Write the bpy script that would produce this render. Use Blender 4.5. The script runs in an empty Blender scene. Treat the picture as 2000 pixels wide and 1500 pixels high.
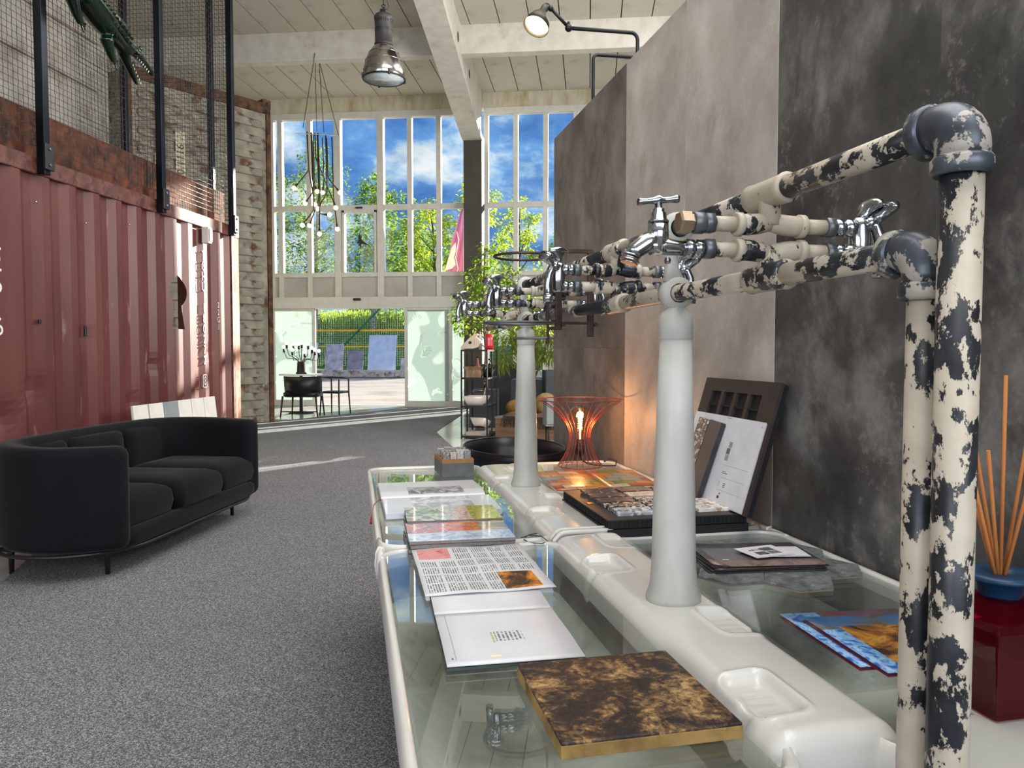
import bpy, bmesh, math, random
from mathutils import Vector, Matrix, Euler
from math import sin, cos, pi, radians as R
random.seed(7)
SC = bpy.context.scene
COL = SC.collection

# ------------------------------------------------------------------ camera, world, sun, added fill lights, exposure
cam_d = bpy.data.cameras.new('camera'); cam = bpy.data.objects.new('camera', cam_d); COL.objects.link(cam)
cam.location = (0, 0, 1.25); cam.rotation_euler = (R(90 - 2.5), 0, R(5.8))
cam_d.sensor_width = 36; cam_d.lens = 36 * 1480 / 2000; cam_d.clip_start = 0.05; cam_d.clip_end = 500
SC.camera = cam
VS = SC.view_settings
VS.view_transform = 'Standard'; VS.look = 'None'; VS.gamma = 1; VS.use_curve_mapping = False; VS.exposure = 0.0

def S(r, g, b):
    def c(u):
        u /= 255.0
        return u / 12.92 if u <= 0.04045 else ((u + 0.055) / 1.055) ** 2.4
    return (c(r), c(g), c(b), 1.0)

W = bpy.data.worlds.new('world'); SC.world = W; W.use_nodes = True
nt = W.node_tree; nt.nodes.clear()
def N(nt, t, **k):
    n = nt.nodes.new(t)
    for a, b in k.items():
        setattr(n, a, b)
    return n
tc = N(nt, 'ShaderNodeTexCoord'); mp = N(nt, 'ShaderNodeMapping'); mp.inputs['Scale'].default_value = (1.0, 1.0, 1.9)
nz = N(nt, 'ShaderNodeTexNoise'); nz.inputs['Scale'].default_value = 9.0; nz.inputs['Detail'].default_value = 8; nz.inputs['Roughness'].default_value = 0.6
nz2 = N(nt, 'ShaderNodeTexNoise'); nz2.inputs['Scale'].default_value = 11.0; nz2.inputs['Detail'].default_value = 5
rp = N(nt, 'ShaderNodeValToRGB'); e = rp.color_ramp.elements
e[0].position = 0.36; e[0].color = S(84, 138, 212); e[1].position = 0.62; e[1].color = S(244, 247, 252)
x = e.new(0.47); x.color = S(112, 166, 230); x = e.new(0.53); x.color = S(172, 206, 242)
rp2 = N(nt, 'ShaderNodeValToRGB'); e = rp2.color_ramp.elements
e[0].position = 0.40; e[0].color = (0.55, 0.62, 0.74, 1); e[1].position = 0.60; e[1].color = (1, 1, 1, 1)
mul = N(nt, 'ShaderNodeMix', data_type='RGBA', blend_type='MULTIPLY'); mul.inputs[0].default_value = 1
bg = N(nt, 'ShaderNodeBackground'); bg.inputs['Strength'].default_value = 1.1
wo = N(nt, 'ShaderNodeOutputWorld')
L_ = nt.links.new
L_(tc.outputs['Generated'], mp.inputs[0]); L_(mp.outputs[0], nz.inputs['Vector']); L_(mp.outputs[0], nz2.inputs['Vector'])
L_(nz.outputs[0], rp.inputs[0]); L_(nz2.outputs[0], rp2.inputs[0]); L_(rp.outputs[0], mul.inputs[6]); L_(rp2.outputs[0], mul.inputs[7])
L_(mul.outputs[2], bg.inputs[0]); L_(bg.outputs[0], wo.inputs[0])

SUN_AZ, SUN_EL = 33.0, 17.0
sd = bpy.data.lights.new('sun', 'SUN'); sd.energy = 21.0; sd.angle = R(0.6); sd.color = (1.0, 0.93, 0.82)
sun = bpy.data.objects.new('sun', sd); COL.objects.link(sun)
sv = Vector((sin(R(SUN_AZ)) * cos(R(SUN_EL)), cos(R(SUN_AZ)) * cos(R(SUN_EL)), sin(R(SUN_EL))))
sun.rotation_euler = sv.to_track_quat('Z', 'Y').to_euler()

def area(name, loc, size, power, target=None, col=(1, 0.97, 0.93), sy=None):
    l = bpy.data.lights.new(name, 'AREA'); l.energy = power; l.shape = 'RECTANGLE'; l.size = size; l.size_y = sy or size; l.color = col
    o = bpy.data.objects.new(name, l); COL.objects.link(o); o.location = loc
    d = Vector(target) - Vector(loc) if target else Vector((0, 0, -1))
    o.rotation_euler = d.to_track_quat('-Z', 'Y').to_euler()
    return o
area('overhead_fill', (1.7, 1.5, 6.6), 6.0, 480, sy=6.0)  # added fill from above, out of view; no fitting modelled
area('overhead_fill', (2.8, 9.5, 6.4), 6.0, 330, target=(-1.5, 9.0, 1.0), sy=3.0)  # second added overhead fill, for the far half of the hall
area('rear_fill', (3.2, -5.5, 3.4), 8.0, 420, target=(-1.5, 9.0, 2.6), col=(0.96, 0.98, 1.0), sy=4.2)  # unseen fill added behind the camera to brighten the interior
area('rear_fill', (-4.6, -6.2, 2.8), 5.5, 270, target=(0.6, 3.0, 1.5), col=(1.0, 0.98, 0.95), sy=2.6)  # added fill from rear left, for the display wall face and the taps
area('ceiling_fill', (2.6, 7.0, 2.7), 2.0, 340, target=(-2.5, 10.0, 7.0), col=(1.0, 0.96, 0.9), sy=2.0)  # unseen fill added behind the display wall to brighten the ceiling

# ------------------------------------------------------------------ material helpers
MATS = {}
def lin(c):
    return c if len(c) == 4 else S(*c)
def newmat(name):
    m = bpy.data.materials.new(name); m.use_nodes = True
    t = m.node_tree; t.nodes.clear()
    o = N(t, 'ShaderNodeOutputMaterial'); b = N(t, 'ShaderNodeBsdfPrincipled')
    t.links.new(b.outputs[0], o.inputs[0])
    MATS[name] = m
    return m, t, b, o
def coords(t, stretch=(1, 1, 1), space='Object', rot=(0, 0, 0), loc=(0, 0, 0)):
    c = N(t, 'ShaderNodeTexCoord'); m = N(t, 'ShaderNodeMapping')
    m.inputs['Scale'].default_value = stretch; m.inputs['Rotation'].default_value = rot; m.inputs['Location'].default_value = loc
    t.links.new(c.outputs[space], m.inputs[0])
    return m.outputs[0]
def noise(t, vec, scale, detail=5, rough=0.55, dist=0):
    n = N(t, 'ShaderNodeTexNoise'); n.inputs['Scale'].default_value = scale; n.inputs['Detail'].default_value = detail
    n.inputs['Roughness'].default_value = rough; n.inputs['Distortion'].default_value = dist
    t.links.new(vec, n.inputs['Vector']); return n.outputs[0]
def ramp(t, fac, stops, interp='LINEAR'):
    r = N(t, 'ShaderNodeValToRGB'); r.color_ramp.interpolation = interp; e = r.color_ramp.elements
    while len(e) < len(stops):
        e.new(0.5)
    for i, (p, c) in enumerate(stops):
        e[i].position = p; e[i].color = lin(c)
    t.links.new(fac, r.inputs[0]); return r.outputs[0]
def maprange(t, fac, a, b, c=0.0, d=1.0):
    n = N(t, 'ShaderNodeMapRange'); n.inputs[1].default_value = a; n.inputs[2].default_value = b; n.inputs[3].default_value = c; n.inputs[4].default_value = d
    t.links.new(fac, n.inputs[0]); return n.outputs[0]
def math_(t, op, a, b=None, clamp=False):
    n = N(t, 'ShaderNodeMath', operation=op); n.use_clamp = clamp
    for i, q in enumerate((a, b)):
        if q is None: continue
        if isinstance(q, (int, float)): n.inputs[i].default_value = q
        else: t.links.new(q, n.inputs[i])
    return n.outputs[0]
def mixc(t, fac, a, b, mode='MIX'):
    n = N(t, 'ShaderNodeMix', data_type='RGBA', blend_type=mode)
    for i, q in ((0, fac), (6, a), (7, b)):
        if isinstance(q, (int, float)): n.inputs[i].default_value = q
        elif isinstance(q, (tuple, list)): n.inputs[i].default_value = lin(q)
        else: t.links.new(q, n.inputs[i])
    return n.outputs[2]
def bump(t, b, h, strength, dist=0.01):
    n = N(t, 'ShaderNodeBump'); n.inputs['Strength'].default_value = strength; n.inputs['Distance'].default_value = dist
    t.links.new(h, n.inputs['Height']); t.links.new(n.outputs[0], b.inputs['Normal'])
def P(name, c1, c2=None, scale=6, lo=0.35, hi=0.65, detail=6, rough=0.5, metal=0.0, bmp=0.0, bscale=None, stretch=(1, 1, 1),
      c3=None, s3=3, t3=0.58, w3=0.06, coat=0.0, spec=None, space='Object', bdist=0.005, sheen=0):
    """principled material: two-tone noise, optional third colour in sharp patches, optional bump"""
    if name in MATS: return MATS[name]
    m, t, b, o = newmat(name)
    b.inputs['Roughness'].default_value = rough; b.inputs['Metallic'].default_value = metal
    if coat: b.inputs['Coat Weight'].default_value = coat; b.inputs['Coat Roughness'].default_value = 0.08
    if spec is not None: b.inputs['Specular IOR Level'].default_value = spec
    if sheen: b.inputs['Sheen Weight'].default_value = sheen; b.inputs['Sheen Roughness'].default_value = 0.4
    vec = coords(t, stretch, space)
    if c2 is None: c2 = tuple(min(255, k * 1.08 + 1) for k in c1)
    n1 = noise(t, vec, scale, detail)
    col = ramp(t, n1, [(lo, c1), (hi, c2)])
    if c3 is not None:
        n3 = noise(t, vec, s3, 8, 0.62)
        k = maprange(t, n3, t3 - w3, t3 + w3)
        col = mixc(t, k, col, c3)
    t.links.new(col, b.inputs['Base Color'])
    if bmp:
        nb = noise(t, vec, bscale or scale * 4, 4)
        bump(t, b, nb, bmp, bdist)
    return m
def EM(name, c, strength):
    m = bpy.data.materials.new(name); m.use_nodes = True; t = m.node_tree; t.nodes.clear()
    o = N(t, 'ShaderNodeOutputMaterial'); e = N(t, 'ShaderNodeEmission'); e.inputs[0].default_value = lin(c); e.inputs[1].default_value = strength
    t.links.new(e.outputs[0], o.inputs[0]); MATS[name] = m; return m
def GLASS(name, tint=(0.93, 0.97, 0.95, 1), ior=1.5, rough=0.0, refl=1.0):
    """clear sheet glass: transparent body, Fresnel mirror on top"""
    m = bpy.data.materials.new(name); m.use_nodes = True; t = m.node_tree; t.nodes.clear()
    o = N(t, 'ShaderNodeOutputMaterial'); tr = N(t, 'ShaderNodeBsdfTransparent'); tr.inputs[0].default_value = tint
    g = N(t, 'ShaderNodeBsdfGlossy'); g.inputs['Roughness'].default_value = rough; g.inputs[0].default_value = (refl, refl, refl, 1)
    f = N(t, 'ShaderNodeFresnel'); gm = N(t, 'ShaderNodeNewGeometry'); t.links.new(maprange(t, gm.outputs['Backfacing'], 0, 1, ior, 1.0 / ior), f.inputs[0]); mx = N(t, 'ShaderNodeMixShader')
    t.links.new(f.outputs[0], mx.inputs[0]); t.links.new(tr.outputs[0], mx.inputs[1]); t.links.new(g.outputs[0], mx.inputs[2]); t.links.new(mx.outputs[0], o.inputs[0])
    MATS[name] = m; return m

# ------------------------------------------------------------------ mesh builder
def frame(d):
    d = Vector(d).normalized()
    a = Vector((0, 0, 1)) if abs(d.z) < 0.95 else Vector((1, 0, 0))
    x = a.cross(d).normalized(); return x, d.cross(x).normalized(), d
class MB:
    def __init__(s): s.v = []; s.f = []; s.sm = []
    def add(s, vs, fs, smooth=False, M=None):
        k = len(s.v)
        s.v += [tuple(M @ Vector(p)) if M else tuple(p) for p in vs]
        s.f += [tuple(i + k for i in f) for f in fs]
        s.sm += [smooth] * len(fs) if isinstance(smooth, bool) else list(smooth)
        return s
    def bx(s, x0, x1, y0, y1, z0, z1, M=None):
        vs = [(x, y, z) for z in (z0, z1) for y in (y0, y1) for x in (x0, x1)]
        return s.add(vs, [(0, 2, 3, 1), (4, 5, 7, 6), (0, 1, 5, 4), (2, 6, 7, 3), (0, 4, 6, 2), (1, 3, 7, 5)], False, M)
    def bar(s, p0, p1, w, h=None, M=None):
        p0, p1 = Vector(p0), Vector(p1); x, y, d = frame(p1 - p0); h = h or w
        c = [(-1, -1), (1, -1), (1, 1), (-1, 1)]
        vs = [p + x * (a * w / 2) + y * (b * h / 2) for p in (p0, p1) for a, b in c]
        return s.add(vs, [(3, 2, 1, 0), (4, 5, 6, 7), (0, 1, 5, 4), (1, 2, 6, 5), (2, 3, 7, 6), (3, 0, 4, 7)], False, M)
    def cyl(s, p0, p1, r0, r1=None, n=16, caps=True, M=None):
        r1 = r0 if r1 is None else r1
        return s.tube([p0, p1], [r0, r1], n, caps=caps, M=M)
    def tube(s, pts, r, n=10, closed=False, caps=True, M=None, oval=1.0):
        pts = [Vector(p) for p in pts]; m = len(pts)
        rs = r if isinstance(r, (list, tuple)) else [r] * m
        vs = []; px = None
        for i, p in enumerate(pts):
            if closed: d = pts[(i + 1) % m] - pts[i - 1]
            else: d = pts[min(i + 1, m - 1)] - pts[max(i - 1, 0)]
            if d.length < 1e-9: d = Vector((0, 0, 1))
            d.normalize()
            if px is None: x, y, _ = frame(d)
            else:
                x = px - d * px.dot(d)
                if x.length < 1e-6: x, y, _ = frame(d)
                x.normalize(); y = d.cross(x)
            px = x
            vs += [p + (x * cos(2 * pi * k / n) + y * sin(2 * pi * k / n) * oval) * rs[i] for k in range(n)]
        fs = []
        for i in range(m if closed else m - 1):
            a, b = i * n, ((i + 1) % m) * n
            fs += [(a + k, a + (k + 1) % n, b + (k + 1) % n, b + k) for k in range(n)]
        sm = [n > 5] * len(fs)
        if caps and not closed:
            fs += [tuple(range(n - 1, -1, -1)), tuple((m - 1) * n + k for k in range(n))]; sm += [False, False]
        return s.add(vs, fs, sm, M)
    def lathe(s, prof, n=24, M=None, caps=True, smooth=True):
        """profile of (r, z) turned round the z axis"""
        vs = [(r * cos(2 * pi * k / n), r * sin(2 * pi * k / n), z) for r, z in prof for k in range(n)]
        fs = []; m = len(prof)
        for i in range(m - 1):
            fs += [(i * n + k, i * n + (k + 1) % n, (i + 1) * n + (k + 1) % n, (i + 1) * n + k) for k in range(n)]
        sm = [smooth] * len(fs)
        if caps:
            if prof[0][0] > 1e-5: fs.append(tuple(range(n - 1, -1, -1))); sm.append(False)
            if prof[-1][0] > 1e-5: fs.append(tuple((m - 1) * n + k for k in range(n))); sm.append(False)
        return s.add(vs, fs, sm, M)
    def sph(s, c, r, n=16, m=10, sc=(1, 1, 1)):
        prof = [(max(1e-6, sin(pi * i / m)) * r, -cos(pi * i / m) * r) for i in range(m + 1)]
        return s.lathe(prof, n, Matrix.Translation(c) @ Matrix.Diagonal((*sc, 1)), caps=False)
    def prism(s, poly, z0, z1, M=None, smooth=False):
        n = len(poly)
        vs = [(x, y, z) for z in (z0, z1) for x, y in poly]
        fs = [tuple(range(n - 1, -1, -1)), tuple(range(n, 2 * n))] + [(k, (k + 1) % n, n + (k + 1) % n, n + k) for k in range(n)]
        return s.add(vs, fs, [False, False] + [smooth] * n, M)
    def loft(s, loops, closed=True, caps=(True, True), smooth=True, M=None):
        n = len(loops[0]); vs = [p for l in loops for p in l]; fs = []
        kk = n if closed else n - 1
        for i in range(len(loops) - 1):
            fs += [(i * n + k, i * n + (k + 1) % n, (i + 1) * n + (k + 1) % n, (i + 1) * n + k) for k in range(kk)]
        sm = [smooth] * len(fs)
        if closed and caps[0]: fs.append(tuple(range(n - 1, -1, -1))); sm.append(False)
        if closed and caps[1]: fs.append(tuple((len(loops) - 1) * n + k for k in range(n))); sm.append(False)
        return s.add(vs, fs, sm, M)
    def grid(s, fn, nu, nv, smooth=True, M=None):
        vs = [fn(i / nu, j / nv) for j in range(nv + 1) for i in range(nu + 1)]
        fs = [(j * (nu + 1) + i, j * (nu + 1) + i + 1, (j + 1) * (nu + 1) + i + 1, (j + 1) * (nu + 1) + i) for j in range(nv) for i in range(nu)]
        return s.add(vs, fs, smooth, M)
    def mesh(s, name):
        me = bpy.data.meshes.new(name); me.from_pydata(s.v, [], s.f); me.polygons.foreach_set('use_smooth', s.sm); me.update(); return me
    def build(s, name, mat, parent=None, bevel=0.0, seg=2, sub=0, solid=0.0, loc=None, rot=None, weld=False):
        me = s.mesh(name); me.materials.append(mat)
        if weld or sub:
            bm = bmesh.new(); bm.from_mesh(me); bmesh.ops.remove_doubles(bm, verts=bm.verts, dist=1e-5); bm.to_mesh(me); bm.free()
        o = bpy.data.objects.new(name, me); COL.objects.link(o)
        if parent: o.parent = parent
        if loc: o.location = loc
        if rot: o.rotation_euler = rot
        if solid:
            m = o.modifiers.new('solid', 'SOLIDIFY'); m.thickness = solid; m.offset = 0
        if bevel:
            m = o.modifiers.new('bevel', 'BEVEL'); m.width = bevel; m.segments = seg; m.limit_method = 'ANGLE'; m.angle_limit = R(40)
        if sub:
            m = o.modifiers.new('sub', 'SUBSURF'); m.levels = sub; m.render_levels = sub
        return o
def rrect(x0, x1, y0, y1, r, n=5):
    out = []
    for cx, cy, a in ((x1 - r, y1 - r, 0), (x0 + r, y1 - r, 90), (x0 + r, y0 + r, 180), (x1 - r, y0 + r, 270)):
        out += [(cx + r * cos(R(a + 90 * k / n)), cy + r * sin(R(a + 90 * k / n))) for k in range(n + 1)]
    return out
def arc(c, r, a0, a1, n, ax='xz'):
    out = []
    for k in range(n + 1):
        a = R(a0 + (a1 - a0) * k / n); p = [c[0], c[1], c[2]]
        p['xyz'.index(ax[0])] += r * cos(a); p['xyz'.index(ax[1])] += r * sin(a); out.append(tuple(p))
    return out

# ------------------------------------------------------------------ scene helpers
def tag(o, label, cat, group=None):
    o['label'] = label; o['category'] = cat
    if group: o['group'] = group
    return o
def thing(name, label, cat, loc=(0, 0, 0), rz=0.0, group=None, rot=None):
    o = bpy.data.objects.new(name, None); COL.objects.link(o); o.empty_display_size = 0.05
    o.location = loc; o.rotation_euler = rot if rot else (0, 0, rz)
    return tag(o, label, cat, group)
def struct(name, label=None):
    o = bpy.data.objects.new(name, None); COL.objects.link(o); o['kind'] = 'structure'
    if label: o['label'] = label
    return o
def st(o, label=None):
    o['kind'] = 'structure'
    if label: o['label'] = label
    return o
def share(src, name, parent, loc=(0, 0, 0), rot=(0, 0, 0), scale=(1, 1, 1)):
    o = bpy.data.objects.new(name, src.data); COL.objects.link(o); o.parent = parent
    o.location = loc; o.rotation_euler = rot; o.scale = scale
    for m in src.modifiers:
        q = o.modifiers.new(m.name, m.type)
        if m.type == 'BEVEL': q.width = m.width; q.segments = m.segments; q.limit_method = m.limit_method; q.angle_limit = m.angle_limit
    return o
def text(name, s, size, mat, parent=None, loc=(0, 0, 0), rot=(0, 0, 0), ext=0.0008, sx=1.0, align='CENTER'):
    cu = bpy.data.curves.new(name, 'FONT'); cu.body = s; cu.size = size; cu.extrude = ext; cu.align_x = align; cu.align_y = 'CENTER'
    t = bpy.data.objects.new(name + '_curve', cu); COL.objects.link(t)
    dg = bpy.context.evaluated_depsgraph_get(); me = bpy.data.meshes.new_from_object(t.evaluated_get(dg))
    bpy.data.objects.remove(t); bpy.data.curves.remove(cu)
    me.materials.clear(); me.materials.append(mat)
    o = bpy.data.objects.new(name, me); COL.objects.link(o); o.parent = parent; o.location = loc; o.rotation_euler = rot; o.scale = (sx, 1, 1)
    return o
# the wash trough stands at 17.7 degrees to the hall: local x = across, local y = along, away from the viewer
TA = R(17.73); TO = Vector((0.169, 1.514, 0))
def T(v, u, z=0.0):
    return (TO.x + v * cos(TA) - u * sin(TA), TO.y + v * sin(TA) + u * cos(TA), z)
# ------------------------------------------------------------------ materials of the hall
def carpet_mat():
    m, t, b, o = newmat('carpet')
    vec = coords(t)
    n1 = noise(t, vec, 420, 3, 0.7); n2 = noise(t, vec, 150, 3, 0.6); n3 = noise(t, vec, 1.1, 4)
    k = math_(t, 'ADD', math_(t, 'MULTIPLY', n1, 0.62), math_(t, 'MULTIPLY', n2, 0.38))
    col = ramp(t, k, [(0.37, (38, 38, 41)), (0.5, (104, 105, 108)), (0.61, (220, 221, 223))])
    col = mixc(t, maprange(t, n3, 0.3, 0.7, 0.0, 0.2), col, (86, 86, 90))
    t.links.new(col, b.inputs['Base Color']); b.inputs['Roughness'].default_value = 0.95; b.inputs['Specular IOR Level'].default_value = 0.15
    bump(t, b, n1, 0.7, 0.006)
    return m
CARPET = carpet_mat()
TILE_F = P('floor_stone', (176, 176, 170), (208, 208, 202), 3, rough=0.16, stretch=(1, 0.25, 1), bmp=0.03, bscale=20)
CONC = P('floor_slab', (120, 120, 116), (140, 140, 136), 4, rough=0.6)
CEIL = P('ceiling_board', (182, 176, 163), (216, 211, 199), 70, lo=0.3, hi=0.7, rough=0.95, bmp=0.35, bscale=120, c3=(150, 144, 132), s3=1.6, t3=0.64, w3=0.12)
BEAM = P('painted_concrete', (206, 202, 192), (220, 217, 208), 5, rough=0.8, c3=(176, 168, 152), s3=2.2, t3=0.66, w3=0.1)
LINT = P('stained_lintel', (198, 190, 168), (214, 208, 192), 6, rough=0.85, stretch=(1, 1, 0.3), c3=(168, 148, 108), s3=5, t3=0.6, w3=0.12)
FRAME = P('window_frame_paint', (206, 204, 196), (216, 214, 208), 8, rough=0.5)
SPAN = P('spandrel_panel', (172, 170, 164), (188, 186, 180), 2, rough=0.3)
DCOL = P('dark_column_paint', (62, 57, 52), (72, 66, 60), 5, rough=0.6)
PLAST = P('plaster', (206, 204, 198), (214, 212, 206), 3, rough=0.9)
PANE = GLASS('window_glass', (0.95, 0.98, 0.97, 1), 1.45)
def frosted_mat(seed, name):
    m = bpy.data.materials.new(name); m.use_nodes = True; t = m.node_tree; t.nodes.clear(); MATS[name] = m
    o = N(t, 'ShaderNodeOutputMaterial')
    vec = coords(t, (1.0, 1.0, 1.0), loc=(seed, seed * 0.7, seed * 0.3))
    a = noise(t, vec, 1.9, 3, 0.5, 1.6)
    clear = maprange(t, a, 0.585, 0.60)
    band = maprange(t, noise(t, vec, 1.1, 2, 0.4, 0.8), 0.47, 0.49)
    tl = N(t, 'ShaderNodeBsdfTranslucent'); df = N(t, 'ShaderNodeBsdfDiffuse'); tr = N(t, 'ShaderNodeBsdfTransparent')
    col = mixc(t, band, (160, 174, 169), (186, 197, 193))
    t.links.new(col, tl.inputs[0]); df.inputs[0].default_value = S(206, 214, 211); tr.inputs[0].default_value = (0.82, 0.9, 0.87, 1)
    m1 = N(t, 'ShaderNodeMixShader'); m1.inputs[0].default_value = 0.42; t.links.new(tl.outputs[0], m1.inputs[1]); t.links.new(df.outputs[0], m1.inputs[2])
    m2 = N(t, 'ShaderNodeMixShader'); t.links.new(maprange(t, clear, 0, 1, 0.12, 0.75), m2.inputs[0]); t.links.new(m1.outputs[0], m2.inputs[1]); t.links.new(tr.outputs[0], m2.inputs[2])
    t.links.new(m2.outputs[0], o.inputs[0])
    return m
FROST = [frosted_mat(3.3, 'frosted_print_a'), frosted_mat(7.7, 'frosted_print_b'), frosted_mat(12.1, 'frosted_print_c')]
BLACK = P('black_paint', (18, 18, 20), (26, 26, 28), 8, rough=0.42)
CHROME = P('chrome', (186, 188, 192), (206, 208, 212), 12, rough=0.12, metal=1.0)

# ------------------------------------------------------------------ floor: slab, stone tiles, carpet
fl = struct('floor')
mb = MB(); mb.bx(-11, 9, -7, 17.0, -0.12, -0.012); mb.build('slab', CONC, fl)
tile0 = None
tm = MB(); tm.bx(0.0015, 0.8985, 0.0015, 0.8985, -0.012, 0.0)
for i in range(9):
    for j in range(9):
        x, y = -5.85 + i * 0.9, 8.8 + j * 0.9
        if x < -3.2 and y < 13.2: continue
        if tile0 is None: tile0 = tm.build('floor_tile', TILE_F, fl, loc=(x, y, 0))
        else: share(tile0, 'floor_tile', fl, (x, y, 0))
for j in range(6):
    share(tile0, 'floor_tile', fl, (-4.1, 2.6 + j * 0.9, 0)); share(tile0, 'floor_tile', fl, (-5.0, 2.6 + j * 0.9, 0))
cp = [(4.0, -6.5), (4.0, 3.0), (0.4, 7.2), (-1.0, 7.3), (-1.82, 9.85), (-2.34, 11.45), (-2.53, 15.94), (-2.82, 16.5), (-4.06, 16.45), (-4.3, 15.48), (-5.5, 12.85),
      (-5.9, 12.1), (-6.3, 11.0), (-6.3, 8.0), (-3.62, 7.95), (-3.42, 4.35), (-3.05, 3.55), (-2.75, 2.6), (-2.75, -6.5)]
mb = MB(); mb.prism(cp[::-1], 0.0005, 0.009); st(mb.build('floor_carpet', CARPET), 'grey speckled carpet')

# ------------------------------------------------------------------ ceiling: boards between cross beams
ce = struct('ceiling')
mb = MB(); mb.bx(-11, 9, -7, 17.2, 7.02, 7.2); mb.build('roof_deck', P('roof_gap', (40, 38, 36), rough=0.9), ce)
pm = MB(); pm.bx(0.009, 0.513, 0.0, 3.5, 0.0, 0.06)
p0 = None
for j, y in enumerate((13.45, 9.95, 6.45)):
    for i in range(26 if j < 2 else 16):
        x = -9.4 + i * 0.522
        if p0 is None: p0 = pm.build('ceiling_board', CEIL, ce, loc=(x, y, 6.95))
        else: share(p0, 'ceiling_board', ce, (x, y, 6.95))
mb = MB(); mb.bx(-11, 9, -7, 6.4, 6.96, 7.0); mb.build('ceiling_rear', CEIL, ce)
for k, y in enumerate((13.36, 9.85, 6.3)):
    mb = MB(); mb.bx(-11, 9, y, y + 0.22, 6.45, 6.96); st(mb.build('trim_%d' % (k + 1), BEAM, bevel=0.015), 'white cross beam under the ceiling boards')
# main beam with service holes, rising away from the column
mb = MB()
def bsec(y, xc, z0):
    return [(xc - 0.21, y, z0), (xc + 0.21, y, z0), (xc + 0.21, y, z0 + 0.12), (xc + 0.15, y, z0 + 0.2), (xc + 0.15, y, 6.96), (xc - 0.15, y, 6.96), (xc - 0.15, y, z0 + 0.2), (xc - 0.21, y, z0 + 0.12)]
mb.loft([bsec(16.78, -2.52, 5.76), bsec(16.1, -2.51, 5.78), bsec(10.9, -2.32, 6.28), bsec(4.0, -2.05, 6.9)], smooth=False)
bo = mb.build('trim_4', BEAM); st(bo, 'deep white main beam running to the glass front')
HOLE = P('hole_dark', (70, 66, 60), rough=0.9)
for y, xc, z in ((14.6, -2.455, 6.55), (11.5, -2.342, 6.62), (13.0, -2.397, 6.6)):
    mb = MB(); mb.cyl((xc + 0.14, y, z), (xc + 0.154, y, z), 0.085, n=20); mb.build('service_hole', HOLE, bo)
mb = MB(); mb.bx(-2.71, -2.31, 16.32, 16.72, 0.0, 5.77); st(mb.build('trim_5', DCOL, bevel=0.01), 'dark brown column carrying the main beam')

# ------------------------------------------------------------------ glass front
YF = 16.9
wb = struct('wall_back')
mb = MB(); mb.bx(-11, 9, YF - 0.05, YF + 0.2, 6.62, 7.0); mb.build('lintel', LINT, wb)
mb = MB(); mb.bx(-11, -7.3, YF, YF + 0.2, 0, 6.62); mb.build('wall_end', PLAST, wb)
mb = MB(); mb.bx(2.9, 9, YF, YF + 0.2, 0, 6.62); mb.build('wall_end', PLAST, wb)
XA = [-7.23, -7.03, -6.35, -5.68, -4.69, -4.02, -3.36, -2.71]
XB = [-2.29, -1.63, -0.97, -0.31, 0.34, 1.0, 1.66, 2.32, 2.9]
MW = 0.11
def vert(parent, x, z0, z1, w=MW, d=0.12):
    mb = MB(); mb.bx(x - w / 2, x + w / 2, YF - d / 2, YF + d / 2, z0, z1); return mb.build('mullion', FRAME, parent, bevel=0.006)
def hor(parent, x0, x1, z0, z1, name='transom', d=0.11, mat=None):
    mb = MB(); mb.bx(x0, x1, YF - d / 2, YF + d / 2, z0, z1); return mb.build(name, mat or FRAME, parent, bevel=0.006)
def pane(parent, x0, x1, z0, z1, mat=PANE, name='pane', y=YF):
    mb = MB(); mb.bx(x0, x1, y - 0.006, y + 0.006, z0, z1); return mb.build(name, mat, parent)
for wi, XX in ((1, XA), (2, XB)):
    w = struct('window_%d' % wi)
    for k, x in enumerate(XX):
        big = wi == 1 and k in (3, 4)
        vert(w, x, 2.46 if wi == 1 else 0.0, 6.62, 0.15 if big else MW, 0.16 if big else 0.12)
    hor(w, XX[0], XX[-1], 6.48, 6.62, 'top_rail', 0.15)
    for k in range(len(XX) - 1):
        a, b = XX[k] + MW / 2, XX[k + 1] - MW / 2
        rows = [(2.93, 3.03), (4.43, 4.55)]
        for z0, z1 in rows: hor(w, a, b, z0, z1)
        pane(w, a, b, 4.55, 6.48); pane(w, a, b, 3.03, 4.43)
        if wi == 1: pane(w, a, b, 2.46, 2.93, SPAN, 'spandrel_panel')
        else:
            hor(w, a, b, 2.4, 2.5); hor(w, a, b, 0.0, 0.14); pane(w, a, b, 2.5, 2.93, SPAN, 'spandrel_panel')
            if k < 2: pane(w, a, b, 0.14, 2.4)
            else: pane(w, a, b, 0.14, 2.4, SPAN, 'sun_block_panel')  # opaque infill out of view, added to keep low sun off the floor
    if wi == 1:
        # inner sash of the wide opening light, and its latch
        a, b = XX[3] + 0.1, XX[4] - 0.1
        for q in ((a, a + 0.05, 3.03, 4.43), (b - 0.05, b, 3.03, 4.43)): hor(w, *q, name='sash_stile', d=0.14)
        hor(w, a, b, 4.37, 4.43, 'sash_rail', 0.14)
        mb = MB(); mb.bx(-5.25, -5.1, YF - 0.12, YF - 0.07, 4.46, 4.49); mb.build('latch', BLACK, w)
        # bird silhouette stuck on the pane
        bp = [(0.0, 0.17), (0.05, 0.1), (0.06, 0.03), (0.12, -0.02), (0.24, -0.1), (0.12, -0.075), (0.06, -0.06), (0.02, -0.17), (-0.01, -0.05), (-0.06, -0.03), (0.0, 0.03), (-0.02, 0.1)]
        mb = MB(); mb.prism(bp, 0, 0.002, Matrix.Translation((-5.2, YF - 0.012, 3.74)) @ Matrix.Rotation(R(90), 4, 'X')); mb.build('bird_sticker', BLACK, w)
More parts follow.
